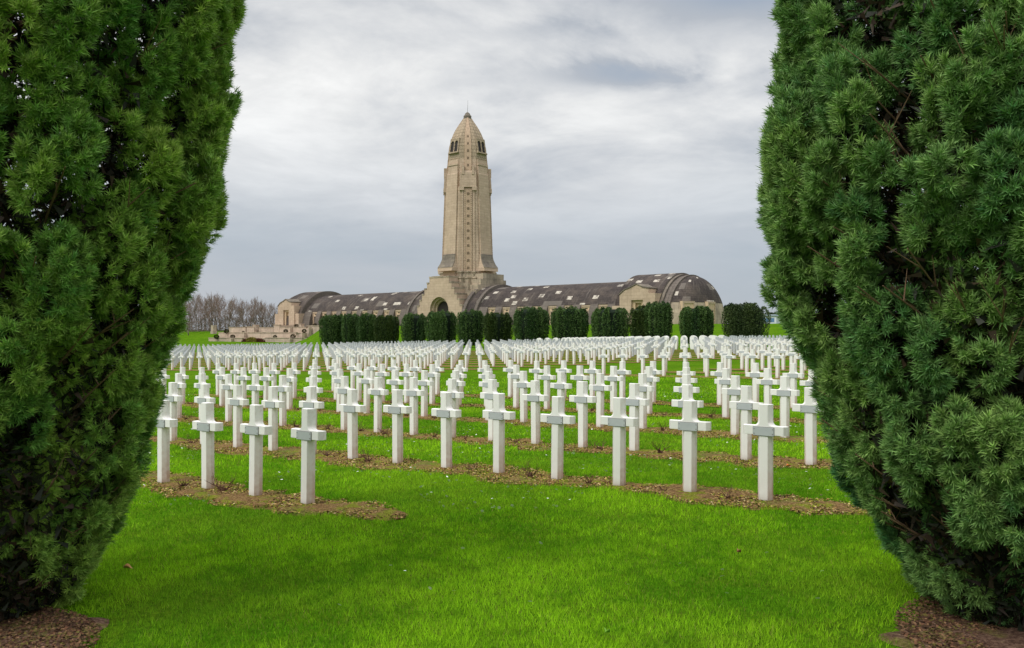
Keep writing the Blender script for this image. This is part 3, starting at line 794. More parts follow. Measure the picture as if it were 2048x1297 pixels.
# ------------------------------------------------------------------ the ossuary
BX, BY, BZ = -9.65, 179.5, EYE+1.2
BRZ = math.atan2(-.65, .76)
oss = empty('ossuary', (BX, BY, BZ), BRZ, label='long stone ossuary with low dark barrel vaults and a tall pale tower at its middle', cat='ossuary')
def bpos(t, w):     # building frame (t along the nave to the right, w metres in front of the axis) -> world
    return BX+math.cos(BRZ)*t+math.sin(BRZ)*w, BY+math.sin(BRZ)*t-math.cos(BRZ)*w
def tpx(x, w):
    m = (x-CX)/F; return (-BX+.65*w+m*(BY-.76*w))/(.76+.65*m)
def uv_grid(name, P, UVs, mat, parent, caps=None, capmat=None, closed=False):
    """P[i][j] grid of points, UVs the same shape"""
    n, m = len(P), len(P[0]); vs = [p for r in P for p in r]; fs = []; uv = []
    for i in range(n-1):
        for j in range(m-1):
            fs.append((i*m+j, (i+1)*m+j, (i+1)*m+j+1, i*m+j+1)); uv += [UVs[i][j], UVs[i+1][j], UVs[i+1][j+1], UVs[i][j+1]]
    mi = [0]*len(fs)
    if caps:
        for row in (0, n-1):
            idx = tuple(row*m+j for j in range(m)); fs.append(idx if row else idx[::-1]); uv += [(0, 0)]*m; mi.append(1)
    me = bpy.data.meshes.new(name); me.from_pydata(vs, [], fs); me.materials.append(mat)
    if caps: me.materials.append(capmat)
    me.polygons.foreach_set('material_index', mi)
    me.polygons.foreach_set('use_smooth', [k == 0 for k in mi])
    l = me.uv_layers.new(name='UVMap'); l.data.foreach_set('uv', [c for p in uv for c in p]); me.update()
    o = bpy.data.objects.new(name, me); COL.objects.link(o); o.parent = parent; return o
def vault(name, x0, x1, Wd, Hh, mat=None, zcut=3.72, parent=None, capmat=None):
    a0 = math.asin(min(.999, zcut/Hh)) if zcut > -900 else -.05; N = 34; n = max(2, int((x1-x0)/1.5)+1)
    P, UVs = [], []
    for i in range(n+1):
        x = x0+(x1-x0)*i/n; row, uvr = [], []
        for k in range(N+1):
            a = a0+(PI-2*a0)*k/N; row.append((x, -Wd*math.cos(a), Hh*math.sin(a))); uvr.append((x, a*(Wd+Hh)/2))
        P.append(row); UVs.append(uvr)
    return uv_grid(name, P, UVs, mat or M_roof, parent or oss, True, capmat or M_rib)
NW, NH = 8.5, 8.05
def bay_window(xc, yw, wd=2.1, h=3.66, parent=oss):
    mb = MB()
    mb.box(xc-wd/2, xc+wd/2, -yw-.10, -yw+.3, -.6, h)
    o = mb.build('window', M_panel, parent)
    fr = MB()
    fr.box(xc-wd/2-.002, xc-wd/2+.18, -yw-.22, -yw-.102, -.6, h); fr.box(xc+wd/2-.18, xc+wd/2+.002, -yw-.22, -yw-.102, -.6, h)
    fr.box(xc-wd/2+.18, xc+wd/2-.18, -yw-.20, -yw-.102, h-.35, h)
    fr.box(xc-.62, xc-.45, -yw-.2, -yw-.102, -.6, 2.5); fr.box(xc+.45, xc+.62, -yw-.2, -yw-.102, -.6, 2.5); fr.box(xc-.62, xc+.62, -yw-.22, -yw-.102, 2.5, 2.72)
    fr.build('frame', M_stone, o)
    for (a, b, c, d_) in ((-.44, -.07, -.4, 2.45), (.07, .44, -.4, 2.45), (-.30, .30, 2.9, 3.1)):
        op = MB(); op.box(xc+a, xc+b, -yw-.12, -yw-.103, c, d_); op.build('opening', M_dark, o)
def buttress(x0, x1, Wd, Hh, yin, parent=oss, mat=None, top=3.75):
    pts = []
    for k in range(9):
        z_ = -.8+(top+.8)*k/8; pts.append((-Wd*math.sqrt(max(0, 1-(max(z_, 0)/Hh)**2)), z_))
    pts += [(-yin, top), (-yin, -.8)]
    mb = MB(); mb.extrude(pts, x0, x1, axis='x'); mb.build('buttress', mat or M_rib, parent)
def nave(x0, x1, first, n, step=3.8):
    vault('vault_roof', x0, x1, NW, NH)
    mb = MB(); mb.box(x0, x1, -7.25, 7.25, -1.5, 3.7); mb.build('nave_wall', M_stone, oss)
    xs = [first+step*k for k in range(n)]
    for x in xs: bay_window(x, 7.25)
    ed = [x0]+[v for x in xs for v in (x-1.05, x+1.05)]+[x1]
    for k in range(0, len(ed), 2):
        if ed[k+1]-ed[k] > .1: buttress(ed[k], ed[k+1], NW+.02, NH, 7.0)
nave(10.5, 43.7, 13.9, 8)
nave(-48.3, -10.5, -13.9-3.8*8, 9)
for s in (1, -1):       # raised ribs where the naves meet the tower block
    rg = [(6.6, 7.5, 9.25, 8.85), (7.5, 9.7, 8.85, 8.42), (9.7, 10.5, 9.05, 8.65)]
    for (a, b, w_, h_) in rg:
        a, b = (a, b) if s > 0 else (-b, -a)
        vault('arch_rib', a, b, w_, h_, M_rib if (b-a) < 1.5 else None, zcut=-999)
# end pavilions
PORCH = [(-3.5, -1.5), (3.5, -1.5), (3.5, 5.25), (2.25, 5.3), (2.2, 6.05), (1.1, 6.25), (-.1, 6.8), (-1.3, 6.3), (-2.4, 5.95), (-3.5, 5.1)]
def pavilion(x0, x1, xp, side):
    vault('pavilion_roof', x0, x1, 9.3, 9.15, zcut=-999)
    e = x1 if side > 0 else x0
    for (a, b, w_, h_, m_) in [(0, .55, 9.05, 8.9, M_weath), (.55, 1.3, 8.75, 8.6, M_rib), (1.3, 1.9, 8.9, 8.75, M_rib)]:
        q0, q1 = (e+a, e+b) if side > 0 else (e-b, e-a)
        vault('arch_rib', q0, q1, w_, h_, m_, zcut=-999)
    # half dome closing the end
    xe = e+side*1.9; ra = 4.4; Wd, Hh = 8.6, 8.5
    def dome(nm, p0, p1, mat, k_=1.0):
        P, UVs = [], []; N = 30; M2 = 16
        for i in range(N+1):
            al = -PI/2+PI*i/N; r1, r2 = [], []
            for k in range(M2+1):
                ps = p0+(p1-p0)*k/M2; c = math.cos(ps)
                r1.append((xe+side*ra*k_*math.cos(al)*c, (Wd*k_*math.sin(al)*c)*side, Hh*math.sin(ps) if ps > 0 else Hh*ps)); r2.append((al*Wd*.9, ps*Hh))
            P.append(r1); UVs.append(r2)
        return uv_grid(nm, P, UVs, mat, oss)
    dome('apse_roof', math.asin(3.75/Hh), PI/2, M_roof); dome('apse_wall', -.15, math.asin(3.75/Hh), M_stone2, .995)
    # windows of the apse
    for al in (-52, -12):
        a = math.radians(al); c = math.cos(math.asin(2.2/Hh))
        x_, y_ = xe+side*ra*math.cos(a), Wd*math.sin(a)*side
        nx_, ny_ = side*math.cos(a)/ra, math.sin(a)*side/Wd; l_ = math.hypot(nx_, ny_); ang = math.atan2(ny_/l_, nx_/l_)
        mb = MB(); mb.M = Matrix.Translation((x_, y_, 0)) @ Matrix.Rotation(ang, 4, 'Z')
        mb.box(-1.4, .02, -1.1, 1.1, -.8, 3.9); o = mb.build('window', M_panel, oss)
        mb = MB(); mb.M = Matrix.Translation((x_, y_, 0)) @ Matrix.Rotation(ang, 4, 'Z')
        mb.box(.022, .12, -1.1, -.9, -.8, 3.9); mb.box(.022, .12, .9, 1.1, -.8, 3.9); mb.box(.022, .14, -.9, .9, 3.55, 3.9); mb.box(.022, .10, -.62, .62, 2.45, 2.7)
        mb.build('frame', M_stone, o)
        mb = MB(); mb.M = Matrix.Translation((x_, y_, 0)) @ Matrix.Rotation(ang, 4, 'Z')
        mb.box(.024, .04, -.45, -.08, -.6, 2.4); mb.box(.024, .04, .08, .45, -.6, 2.4); mb.build('opening', M_dark, o)
    # porch
    mb = MB(); mb.M = Matrix.Translation((xp, 0, 0)); PW = 9.75
    door, dh = 1.15, 4.2
    L_ = [(-3.5, -1.5), (-door, -1.5), (-door, dh)]
    mb.extrude([(-3.5, -1.5), (-door, -1.5), (-door, dh), (-3.5, dh)], -PW, -4.0); mb.extrude([(door, -1.5), (3.5, -1.5), (3.5, dh), (door, dh)], -PW, -4.0)
    mb.extrude([(-3.5, dh), (3.5, dh)]+PORCH[2:], -PW, -4.0)
    po = mb.build('porch', M_stone, oss)
    mb = MB(); mb.M = Matrix.Translation((xp, 0, 0)); mb.extrude([(-3.62, 5.1), (-2.45, 5.98), (-1.3, 6.33), (-.1, 6.86), (1.15, 6.3), (2.3, 6.1), (2.3, 6.3), (1.2, 6.5), (-.1, 7.02), (-1.35, 6.5), (-2.5, 6.15), (-3.62, 5.3)], -PW-.12, -4.4); mb.build('coping', M_weath, po)
    mb = MB(); mb.M = Matrix.Translation((xp, 0, 0)); mb.box(-door, door, -PW+.9, -4.6, -1.5, dh); mb.box(-door, -.62, -PW+.45, -PW+.9, -1.5, dh-.5); mb.box(.62, door, -PW+.45, -PW+.9, -1.5, dh-.5); mb.box(-door, door, -PW+.45, -PW+.9, dh-.5, dh)
    mb.build('door_surround', M_panel, po)
    mb = MB(); mb.M = Matrix.Translation((xp, 0, 0)); mb.box(-.45, .45, -PW+.86, -PW+.898, -1.5, 2.6); mb.build('door', M_dark, po)
    # low shoulder walls beside the porch
    mb = MB(); mb.box(xp-5.2, xp-3.52, -9.5, -7.0, -1.5, 3.3); mb.build('pavilion_wall', M_stone, oss)
    mb = MB(); mb.box(xp+3.52, xp+5.0, -9.5, -7.0, -1.5, 3.3); mb.build('pavilion_wall', M_stone, oss)
pavilion(43.7, 52.4, 48.9, 1)
pavilion(-57.0, -48.3, -53.2, -1)

# tower ---------------------------------------------------------------
def octo(a, b, z_): return [(b, -a, z_), (a, -b, z_), (a, b, z_), (b, a, z_), (-b, a, z_), (-a, b, z_), (-a, -b, z_), (-b, -a, z_)]
def olof(mb, lst): mb.loft([octo(*q) for q in lst])
mb = MB(); olof(mb, [(5.30, 2.15, 10.0), (5.2, 2.12, 14.6), (4.9, 2.08, 20), (4.55, 2.0, 29.5)]); sh = mb.build('tower_shaft', M_stone, oss)
rot = [Matrix.Rotation(math.radians(90*k), 4, 'Z') for k in range(4)]
def slab(mb, R, lst, hw0, depth=.6):
    """vertical slab on a face: lst of (z, distance, halfwidth)"""
    mb.M = R; mb.loft([[(-w, -dd, z_), (w, -dd, z_), (w, -dd+depth, z_), (-w, -dd+depth, z_)] for z_, dd, w in lst])
for R in rot:       # flat pilasters of the main faces
    mb = MB(); slab(mb, R, [(10.0, 5.72, 1.72), (14.6, 5.56, 1.68), (20, 5.26, 1.62), (30, 4.84, 1.55), (32.3, 4.70, 1.52), (32.8, 4.42, 1.48), (35.4, 4.30, 1.45)], 0, .7); mb.build('pilaster', M_stone, sh)
    mb = MB(); mb.M = R       # flared foot
    FL = [(11.6, 6.95, 2.15), (12.3, 6.9, 2.15), (13.2, 6.25, 1.98), (14.1, 5.86, 1.84), (15.2, 5.60, 1.74)]
    mb.loft([[(-w, -a, z_), (w, -a, z_), (w, -4.8, z_), (-w, -4.8, z_)] for z_, a, w in FL])
    ff_ = mb.build('flared_foot', M_stone, sh)
    mb = MB(); mb.M = R
    mb.loft([[(-w-.03, -a-.06, z_+.03), (w+.03, -a-.06, z_+.03), (w+.03, -a+.12, z_+.03), (-w-.03, -a+.12, z_+.03)] for z_, a, w in FL[1:]])
    mb.build('slope', M_weath, ff_)
rot45 = [Matrix.Rotation(math.radians(90*k+45), 4, 'Z') for k in range(4)]
for R in rot45:     # carved corner strips
    # recess frames
    for s in (-1, 1):
        mb = MB(); mb.M = R
        mb.loft([[(s*1.22-.22, -5.52, 9.5), (s*1.22+.22, -5.52, 9.5), (s*1.22+.22, -4.6, 9.5), (s*1.22-.22, -4.6, 9.5)], [(s*1.18-.2, -4.92, 29.2), (s*1.18+.2, -4.92, 29.2), (s*1.18+.2, -4.2, 29.2), (s*1.18-.2, -4.2, 29.2)]])
        mb.build('corner_moulding', M_stone, sh)
    mb = MB(); slab(mb, R, [(10.6, 5.58, .92), (29.0, 4.90, .88)], 0, .5); st_ = mb.build('carved_strip', M_strip, sh)
    mb = MB(); mb.M = R
    for k in range(11):
        z_ = 12.0+k*1.57; dd = 5.58-.68*(z_-10.6)/18.4; mb.box(-.24, .24, -dd-.06, -dd+.1, z_, z_+.5)
    mb.build('rosette', M_ros, st_)
    mb = MB(); mb.M = R
    for k in range(42):
        z_ = 11.2+k*.42; dd = 5.58-.68*(z_-10.6)/18.4
        for s in (-1, 1): mb.box(s*.66-.13, s*.66+.13, -dd-.06, -dd+.1, z_, z_+.24)
    mb.build('beading', M_stone, st_)
    # bracketed arms of the great cross in relief
    mb = MB(); mb.M = R
    mb.loft([[(-1.75, -5.12, 29.3), (1.75, -5.12, 29.3), (1.75, -3.9, 29.3), (-1.75, -3.9, 29.3)], [(-1.72, -5.1, 30.2), (1.72, -5.1, 30.2), (1.72, -3.9, 30.2), (-1.72, -3.9, 30.2)], [(-1.65, -4.95, 32.4), (1.65, -4.95, 32.4), (1.65, -3.9, 32.4), (-1.65, -3.9, 32.4)], [(-1.6, -4.72, 32.9), (1.6, -4.72, 32.9), (1.6, -3.9, 32.9), (-1.6, -3.9, 32.9)]])
    mb.box(-1.8, -.85, -5.2, -4.2, 28.6, 29.5); mb.box(.85, 1.8, -5.2, -4.2, 28.6, 29.5); mb.box(-1.3, -.8, -5.08, -4.2, 32.0, 33.9); mb.box(.8, 1.3, -5.08, -4.2, 32.0, 33.9)
    mb.build('cross_arm', M_stone, sh)
    # corbels below the strip
    mb = MB(); mb.M = R
    mb.box(-1.15, 1.15, -5.95, -4.6, 10.3, 11.0); mb.box(-.75, .75, -6.1, -4.6, 8.9, 10.3); mb.box(-1.1, 1.1, -6.6, -4.6, 8.2, 8.9)
    mb.box(-.7, .7, -6.9, -4.6, 6.9, 8.2); mb.box(-1.0, 1.0, -7.3, -5, 6.2, 6.9); mb.box(-.6, .6, -7.6, -5, 4.6, 6.2)
    mb.build('corner_corbel', M_stone2, sh)
mb = MB(); olof(mb, [(4.30, 1.80, 29.6), (4.12, 1.75, 33), (4.02, 1.68, 36.2)]); up = mb.build('upper_shaft', M_stone, oss)
for R in rot:
    mb = MB(); slab(mb, R, [(32.4, 4.60, 1.40), (34.1, 4.48, 1.36)], 0, .8); mb.M = R
    mb.box(-1.5, 1.5, -4.62, -3.8, 34.1, 34.5); mb.build('hood', M_stone, up)
LAN = [(35.6, 4.12), (37.0, 4.02), (38.4, 3.86), (39.7, 3.55), (40.7, 3.22), (41.6, 2.85), (42.5, 2.38), (43.4, 1.82), (44.2, 1.28), (45.0, .74)]
mb = MB(); olof(mb, [(a, a*.40, z_) for z_, a in LAN]); lan = mb.build('lantern_roof', M_lant, oss)
LZ, LA = [q[0] for q in LAN], [q[1] for q in LAN]
for R in rot45:
    zs = [33.0]+LZ; pr = []
    for z_ in zs:
        a = float(np.interp(z_, LZ, LA)) if z_ >= 35.6 else 4.2+.03*(36-z_)
        pr.append((z_, (a+a*.40)/math.sqrt(2)+(.16 if z_ >= 35.6 else .32), max(.2, .72*min(1, a/4))))
    mb = MB(); slab(mb, R, pr, 0, .5); s_ = mb.build('carved_strip', M_strip, lan)
    mb = MB(); mb.M = R
    for k in range(7):
        z_ = 33.8+k*1.57; dd = float(np.interp(z_+.2, [p[0] for p in pr], [p[1] for p in pr])); dd2 = float(np.interp(z_+.6, [p[0] for p in pr], [p[1] for p in pr])); w_ = .22*min(1, dd/3)
        mb.loft([[(-w_, -dd-.06, z_), (w_, -dd-.06, z_), (w_, -dd+.2, z_), (-w_, -dd+.2, z_)], [(-w_, -dd2-.06, z_+.5), (w_, -dd2-.06, z_+.5), (w_, -dd2+.2, z_+.5), (-w_, -dd2+.2, z_+.5)]])
    mb.build('rosette', M_ros, s_)
def arch_wall(mb, x0, x1, z0, z1, ops, y0, y1, n=12):
    """wall between y0 and y1 with round headed openings (xc, half width, sill, spring)"""
    cur = x0
    for (xc, h_, zs, zp) in ops:
        if xc-h_ > cur+1e-4: mb.box(cur, xc-h_, y0, y1, z0, z1)
        if zs > z0+1e-4: mb.box(xc-h_, xc+h_, y0, y1, z0, zs)
        pts = [(xc-h_*math.cos(PI*k/n), zp+h_*math.sin(PI*k/n)) for k in range(n+1)]
        for k in range(n):
            (xa, za), (xb, zb) = pts[k], pts[k+1]; mb.extrude([(xa, za), (xb, zb), (xb, z1), (xa, z1)], y0, y1)
        cur = xc+h_
    if x1 > cur+1e-4: mb.box(cur, x1, y0, y1, z0, z1)
for R in rot:
    RT = R @ Matrix.Translation((0, -4.17, 36.9)) @ Matrix.Rotation(math.radians(-9.5), 4, 'X')
    mb = MB(); mb.M = RT; mb.box(-1.45, 1.45, -.32, .5, -.2, .12)
    arch_wall(mb, -1.30, 1.30, .12, 3.2, [(-.58, .46, .12, 2.15), (.58, .46, .12, 2.15)], -.2, .5)
    o = mb.build('belfry_window', M_lant, lan)
    mb = MB(); mb.M = RT; mb.box(-1.1, 1.1, -.02, .6, .13, 2.9)
    mb.build('opening', M_dark, o)
mb = MB(); olof(mb, [(.80, .33, 44.8), (.85, .35, 45.5), (.62, .26, 45.7), (.50, .2, 46.05), (.12, .05, 46.4)]); fi = mb.build('finial', M_weath, lan)
mb = MB(); mb.tube((0, 0, 46.3), (.12, 0, 49.0), .045, .02, 6); mb.build('lightning_rod', M_metal, fi)
# stepped block round the tower foot, gabled to the front and the back
def tier(mb, h, z0, z1, notch=1.2):
    p = [(-h+notch, -h), (h-notch, -h), (h-notch, -h+notch*.5), (h-notch*.5, -h+notch*.5), (h-notch*.5, -h+notch), (h, -h+notch)]
    poly = []
    for k in range(4):
        c, s = math.cos(PI/2*k), math.sin(PI/2*k); poly += [(x*c-y*s, x*s+y*c) for x, y in p[:]]
    seen = []; 
    for q in poly:
        if not seen or math.hypot(q[0]-seen[-1][0], q[1]-seen[-1][1]) > 1e-4: seen.append(q)
    if math.hypot(seen[0][0]-seen[-1][0], seen[0][1]-seen[-1][1]) < 1e-4: seen.pop()
    mb.loft([[(x, y, z0) for x, y in seen], [(x, y, z1) for x, y in seen]])
mb = MB(); tier(mb, 5.25, 10.35, 11.62, 2.0); tier(mb, 5.45, 11.25, 11.5, 2.0); mb.build('upper_ledge', M_stone2, oss)
mb = MB(); tier(mb, 5.75, 9.1, 10.34, 2.2); tier(mb, 5.9, 10.0, 10.2, 2.2); tier(mb, 6.3, 7.7, 9.09, 2.4); tier(mb, 6.6, 5.5, 7.69, 2.4); tier(mb, 6.9, -1.5, 5.49, 2.4); mb.build('tower_base', M_stone2, oss)
YF = 8.6
steps = [(2.9, 8.9, 10.1), (3.65, 7.7, 8.9), (4.4, 6.5, 7.7), (5.15, 5.3, 6.5), (5.9, 4.1, 5.3), (6.6, 2.6, 4.1), (7.2, -1.5, 2.6)]
mb = MB(); AR, AS = 2.75, 3.3
for (h_, z0, z1) in steps:
    if z0 >= 6.5: mb.box(-h_, h_, -YF, 7.5, z0, z1)
    else:
        mb.box(-h_, -3.2, -YF, 7.5, z0, z1); mb.box(3.2, h_, -YF, 7.5, z0, z1)
arch_wall(mb, -3.2, 3.2, -1.5, 6.5, [(0, AR, -1.5, AS)], -YF, -YF+.6, 20)
for k in range(1, 3): arch_wall(mb, -3.2, 3.2, -1.5, 6.5, [(0, AR-.42*k, -1.5, AS)], -YF+.6*k, -YF+.6*(k+1), 20)
ent = mb.build('entrance_front', M_stone, oss)
mb = MB()
for (h_, z0, z1) in steps[:-1]:
    for s in (-1, 1):
        mb.box(min(s*(h_-.55), s*(h_+.05)), max(s*(h_-.55), s*(h_+.05)), -YF-.06, 7.4, z1+.002, z1+.32)
mb.box(-2.3, 2.3, -YF-.05, 7.4, 10.102, 10.35); mb.build('step_coping', M_stone2, ent)
mb = MB(); mb.box(-2.2, 2.2, -7.06, -6.915, -1.5, 5.6); mb.build('door', M_dark, ent)
# same stepped shoulders towards the naves
mb = MB()
for (h_, z0, z1) in steps[:4]: mb.box(-7.6, 7.6, -h_-.35, h_+.35, z0+.9, z1+.88)
mb.build('side_gable', M_stone2, oss)

# ------------------------------------------------------------------ terrace with stairs before the left pavilion
ter = empty('stone_terrace', (*bpos(-50, 16), BZ), BRZ, label='stepped stone terrace with retaining walls and stairs at the left end of the ossuary', cat='terrace')
def tz(py, w, t): return (HY-py)/F*bpos(t, w)[1]+EYE-BZ       # height in the building frame of a photo row
def tbox(mb, xa, xb, w0, w1, ptop, pbot):
    t0, t1 = tpx(xa, w1), tpx(xb, w1); z1 = tz(ptop, w1, (t0+t1)/2); z0 = tz(pbot, w1, (t0+t1)/2)
    mb.box(t0+50, t1+50, -w1+16, -w0+16, z0, z1); return t0, t1, z0, z1
lv = [(417, 484, 18.0, 21.0, 677, 693), (531, 604, 18.0, 21.0, 677, 693), (484, 531, 18.0, 19.6, 678, 693),
      (437, 592, 14.5, 18.0, 666.2, 690), (458, 491, 10.2, 14.5, 655.5, 680), (491.5, 515, 10.2, 14.2, 654.6, 680), (516, 547, 10.2, 13.9, 656.0, 680), (547.5, 559, 10.2, 14.5, 651, 680), (559.5, 612, 10.2, 14.5, 655.5, 680), (612.5, 645, 8.6, 14.0, 652.6, 676)]
for q in lv:
    mb = MB(); tbox(mb, *q); o = mb.build('retaining_wall', M_terr, ter)
    mb = MB(); t0, t1, w0, w1 = tpx(q[0], q[3]), tpx(q[1], q[3]), q[2], q[3]; z1 = tz(q[4], w1, (t0+t1)/2)
    mb.box(t0+49.93, t1+50.07, -w1+15.9, -w1+16.5, z1+.003, z1+.16); mb.build('coping', M_stone2, o)
mb_ = []
for (xa, xb, w, pa, pb) in [(438, 462, 21.8, 690, 677), (470, 488, 18.9, 678, 666.5), (556, 580, 21.8, 690, 677), (583, 604, 18.9, 678, 666.5), (560, 580, 15.3, 667, 656), (492, 508, 15.3, 667, 656), (600, 618, 15.0, 667, 655)]:
    mb = MB(); n_ = 9; t0, t1 = tpx(xa, w), tpx(xb, w)
    for k in range(n_):
        f0_, f1_ = k/n_, (k+1)/n_; zt = tz(pa+(pb-pa)*f1_, w, t0); zb = tz(pa+8, w, t0)
        mb.box(t0+(t1-t0)*f0_+50, t0+(t1-t0)*f1_+50, -w+16, -w+16.75, zb, zt)
    mb.build('stair_flight', M_terr, ter)
# little walls and plinths
def plinth(name, x0, x1, w, p0, p1, label, cat):
    t0, t1 = tpx(x0, w), tpx(x1, w); tc_ = (t0+t1)/2; X, Y = bpos(tc_, w); zb, zt = (HY-p1)/F*Y+EYE, (HY-p0)/F*Y+EYE; h = (t1-t0)/2*.72
    mb = MB(); mb.box(-h*1.1, h*1.1, -h*.9, h*.9, -.6, .18); mb.box(-h*.92, h*.92, -h*.75, h*.75, .18, zt-zb-.12); mb.box(-h*1.02, h*1.02, -h*.85, h*.85, zt-zb-.12, zt-zb)
    o = mb.build(name, M_terr, bevel=.03); o.location = (X, Y, zb); o.rotation_euler = (0, 0, BRZ); tag(o, label, cat, 'small stone pillars on the terrace')
plinth('stone_pillar', 424, 431, 22, 651, 663.5, 'pale square stone pillar standing alone on the far left lawn', 'pillar')
plinth('stone_pillar', 507.5, 516, 12.4, 649.8, 655.5, 'low stone pillar on the middle of the top terrace wall', 'pillar')
plinth('stone_pillar', 598, 607, 12.2, 648, 655.5, 'low stone pillar on the terrace right of the porch door', 'pillar')

# ------------------------------------------------------------------ leaf clump plants
def clump_cloud(P, N, s, cA, cB, jit=.25, shade=None):
    n = len(P); q = N+rng.normal(0, .55, (n, 3)); q /= np.linalg.norm(q, axis=1, keepdims=True)
    e = np.cross(q, rng.normal(0, 1, (n, 3))); e /= np.linalg.norm(e, axis=1, keepdims=True)
    ss = s*(.6+.8*rng.random((n, 1)))
    V = np.stack([P-e*ss*.42, P+e*ss*.42, P+q*ss*1.25], 1).reshape(-1, 3)
    t = np.clip((shade if shade is not None else rng.random(n))+rng.normal(0, jit, n), 0, 1)[:, None]
    return V, (cA*(1-t)+cB*t)*(.75+.5*rng.random((n, 1)))
ball_n = 0
def topiary(xp, pyb, w, wpx, label):
    X, Y = bpos(tpx(xp, w), w); r = wpx/2/F*Y; zb = (HY-pyb)/F*Y+EYE
    n = 900; q = rng.normal(0, 1, (n, 3)); q /= np.linalg.norm(q, axis=1, keepdims=True); P = q*r*np.array([1, 1, .85])*(.86+.14*rng.random((n, 1)))+np.array([0, 0, r*.75])
    V, C_ = clump_cloud(P, q, r*.2, np.array([.035, .035, .012]), np.array([.075, .06, .02]))
    o = tris_obj('topiary_ball', V, M_leaf, None, C_); o.location = (X, Y, zb); tag(o, label, 'shrub', 'clipped round shrubs on the terrace')
for a in [(453, 666.5, 18.3, 9.5, 'round clipped shrub at the left end of the second terrace wall'), (433, 677.5, 21.3, 9.5, 'round clipped shrub at the left end of the lowest terrace wall'),
          (465.5, 677.3, 19.5, 9, 'dark round shrub on the lowest terrace left of the red hedge'), (486.5, 666.5, 17.4, 5, 'smallest round shrub on the left part of the second terrace'),
          (550, 677, 20.2, 7.5, 'dark round shrub on the lowest terrace just right of the red hedge'), (586, 677, 20.4, 10, 'wide dark round shrub at the right end of the lowest terrace'),
          (571.5, 666, 17.3, 8.5, 'dark round shrub halfway up the right stairs'), (608.5, 665.5, 16.2, 8.5, 'dark round shrub right of the second terrace below the short wall'),
          (592.8, 655.3, 13.0, 8, 'dark round shrub on top terrace in front of the porch'), (629.8, 653.0, 12.0, 7, 'dark round shrub on the top terrace beside the first yew')]: topiary(*a)
X, Y = bpos(tpx(507, 22.6), 22.6); wv = 25/F*Y/.6
n = 5000; P = np.stack([rng.uniform(-wv, wv, n), rng.uniform(-.5, .5, n), rng.uniform(0, 1.2, n)], 1); P[:, 2] *= (1-(np.abs(P[:, 0])/wv)**6)
V, C_ = clump_cloud(P, np.tile(np.array([[0, -.3, .6]]), (n, 1)), .17, np.array([.075, .022, .016]), np.array([.17, .06, .03]))
hd = empty('flower_bed', (X, Y, (HY-688)/F*Y+EYE), BRZ, label='dark red hedge with a yellow green middle before the terrace wall', cat='flower bed')
tris_obj('red_hedge', V, M_leaf, hd, C_)
n = 1800; xx = rng.uniform(-wv*.42, wv*.42, n); P = np.stack([xx, rng.uniform(-.75, -.2, n), rng.uniform(.3, 1.55, n)*(1-.35*(np.abs(xx)/(wv*.42))**2)], 1)
V, C_ = clump_cloud(P, np.tile(np.array([[0, -.3, .6]]), (n, 1)), .15, np.array([.14, .15, .02]), np.array([.36, .28, .06])); tris_obj('yellow_flowers', V, M_leaf, hd, C_)

# ------------------------------------------------------------------ line of clipped yews before the ossuary
YEW = [(667, 48, 628, 0), (704, 40, 628, 0), (732, 38, 627, 0), (774, 49, 630, 1), (828, 50, 627, 0), (883, 62, 621, 0), (940, 52, 620, 0), (994, 58, 624, 1), (1063, 67, 614, 0),
       (1139, 67, 613, 0), (1222, 74, 614, 0), (1284, 52, 612, 1), (1317, 56, 603, 0), (1393, 62, 612, 0), (1492, 80, 607, 2)]
YL = ['leftmost clipped yew in the line, beside the terrace', 'clipped yew second from the left, merging with its neighbours', 'dark clipped yew third from the left in the line', 'olive tinted clipped yew fourth from the left',
      'dark clipped yew fifth from left, at the left of the entrance', 'broad dark yew hiding the entrance arch', 'narrow dark yew right of the entrance below the tower', 'lower brownish green yew right of the tower',
      'broad yew standing before the start of the right vault', 'broad yew before the middle of the right vault', 'wide yew left of the right pavilion porch', 'olive yew before the porch of the right pavilion, grown into its neighbour',
      'tallest yew in the line, before the right pavilion', 'square clipped yew before the rounded right end of the ossuary', 'widest olive green yew, alone beyond the right end of the ossuary']
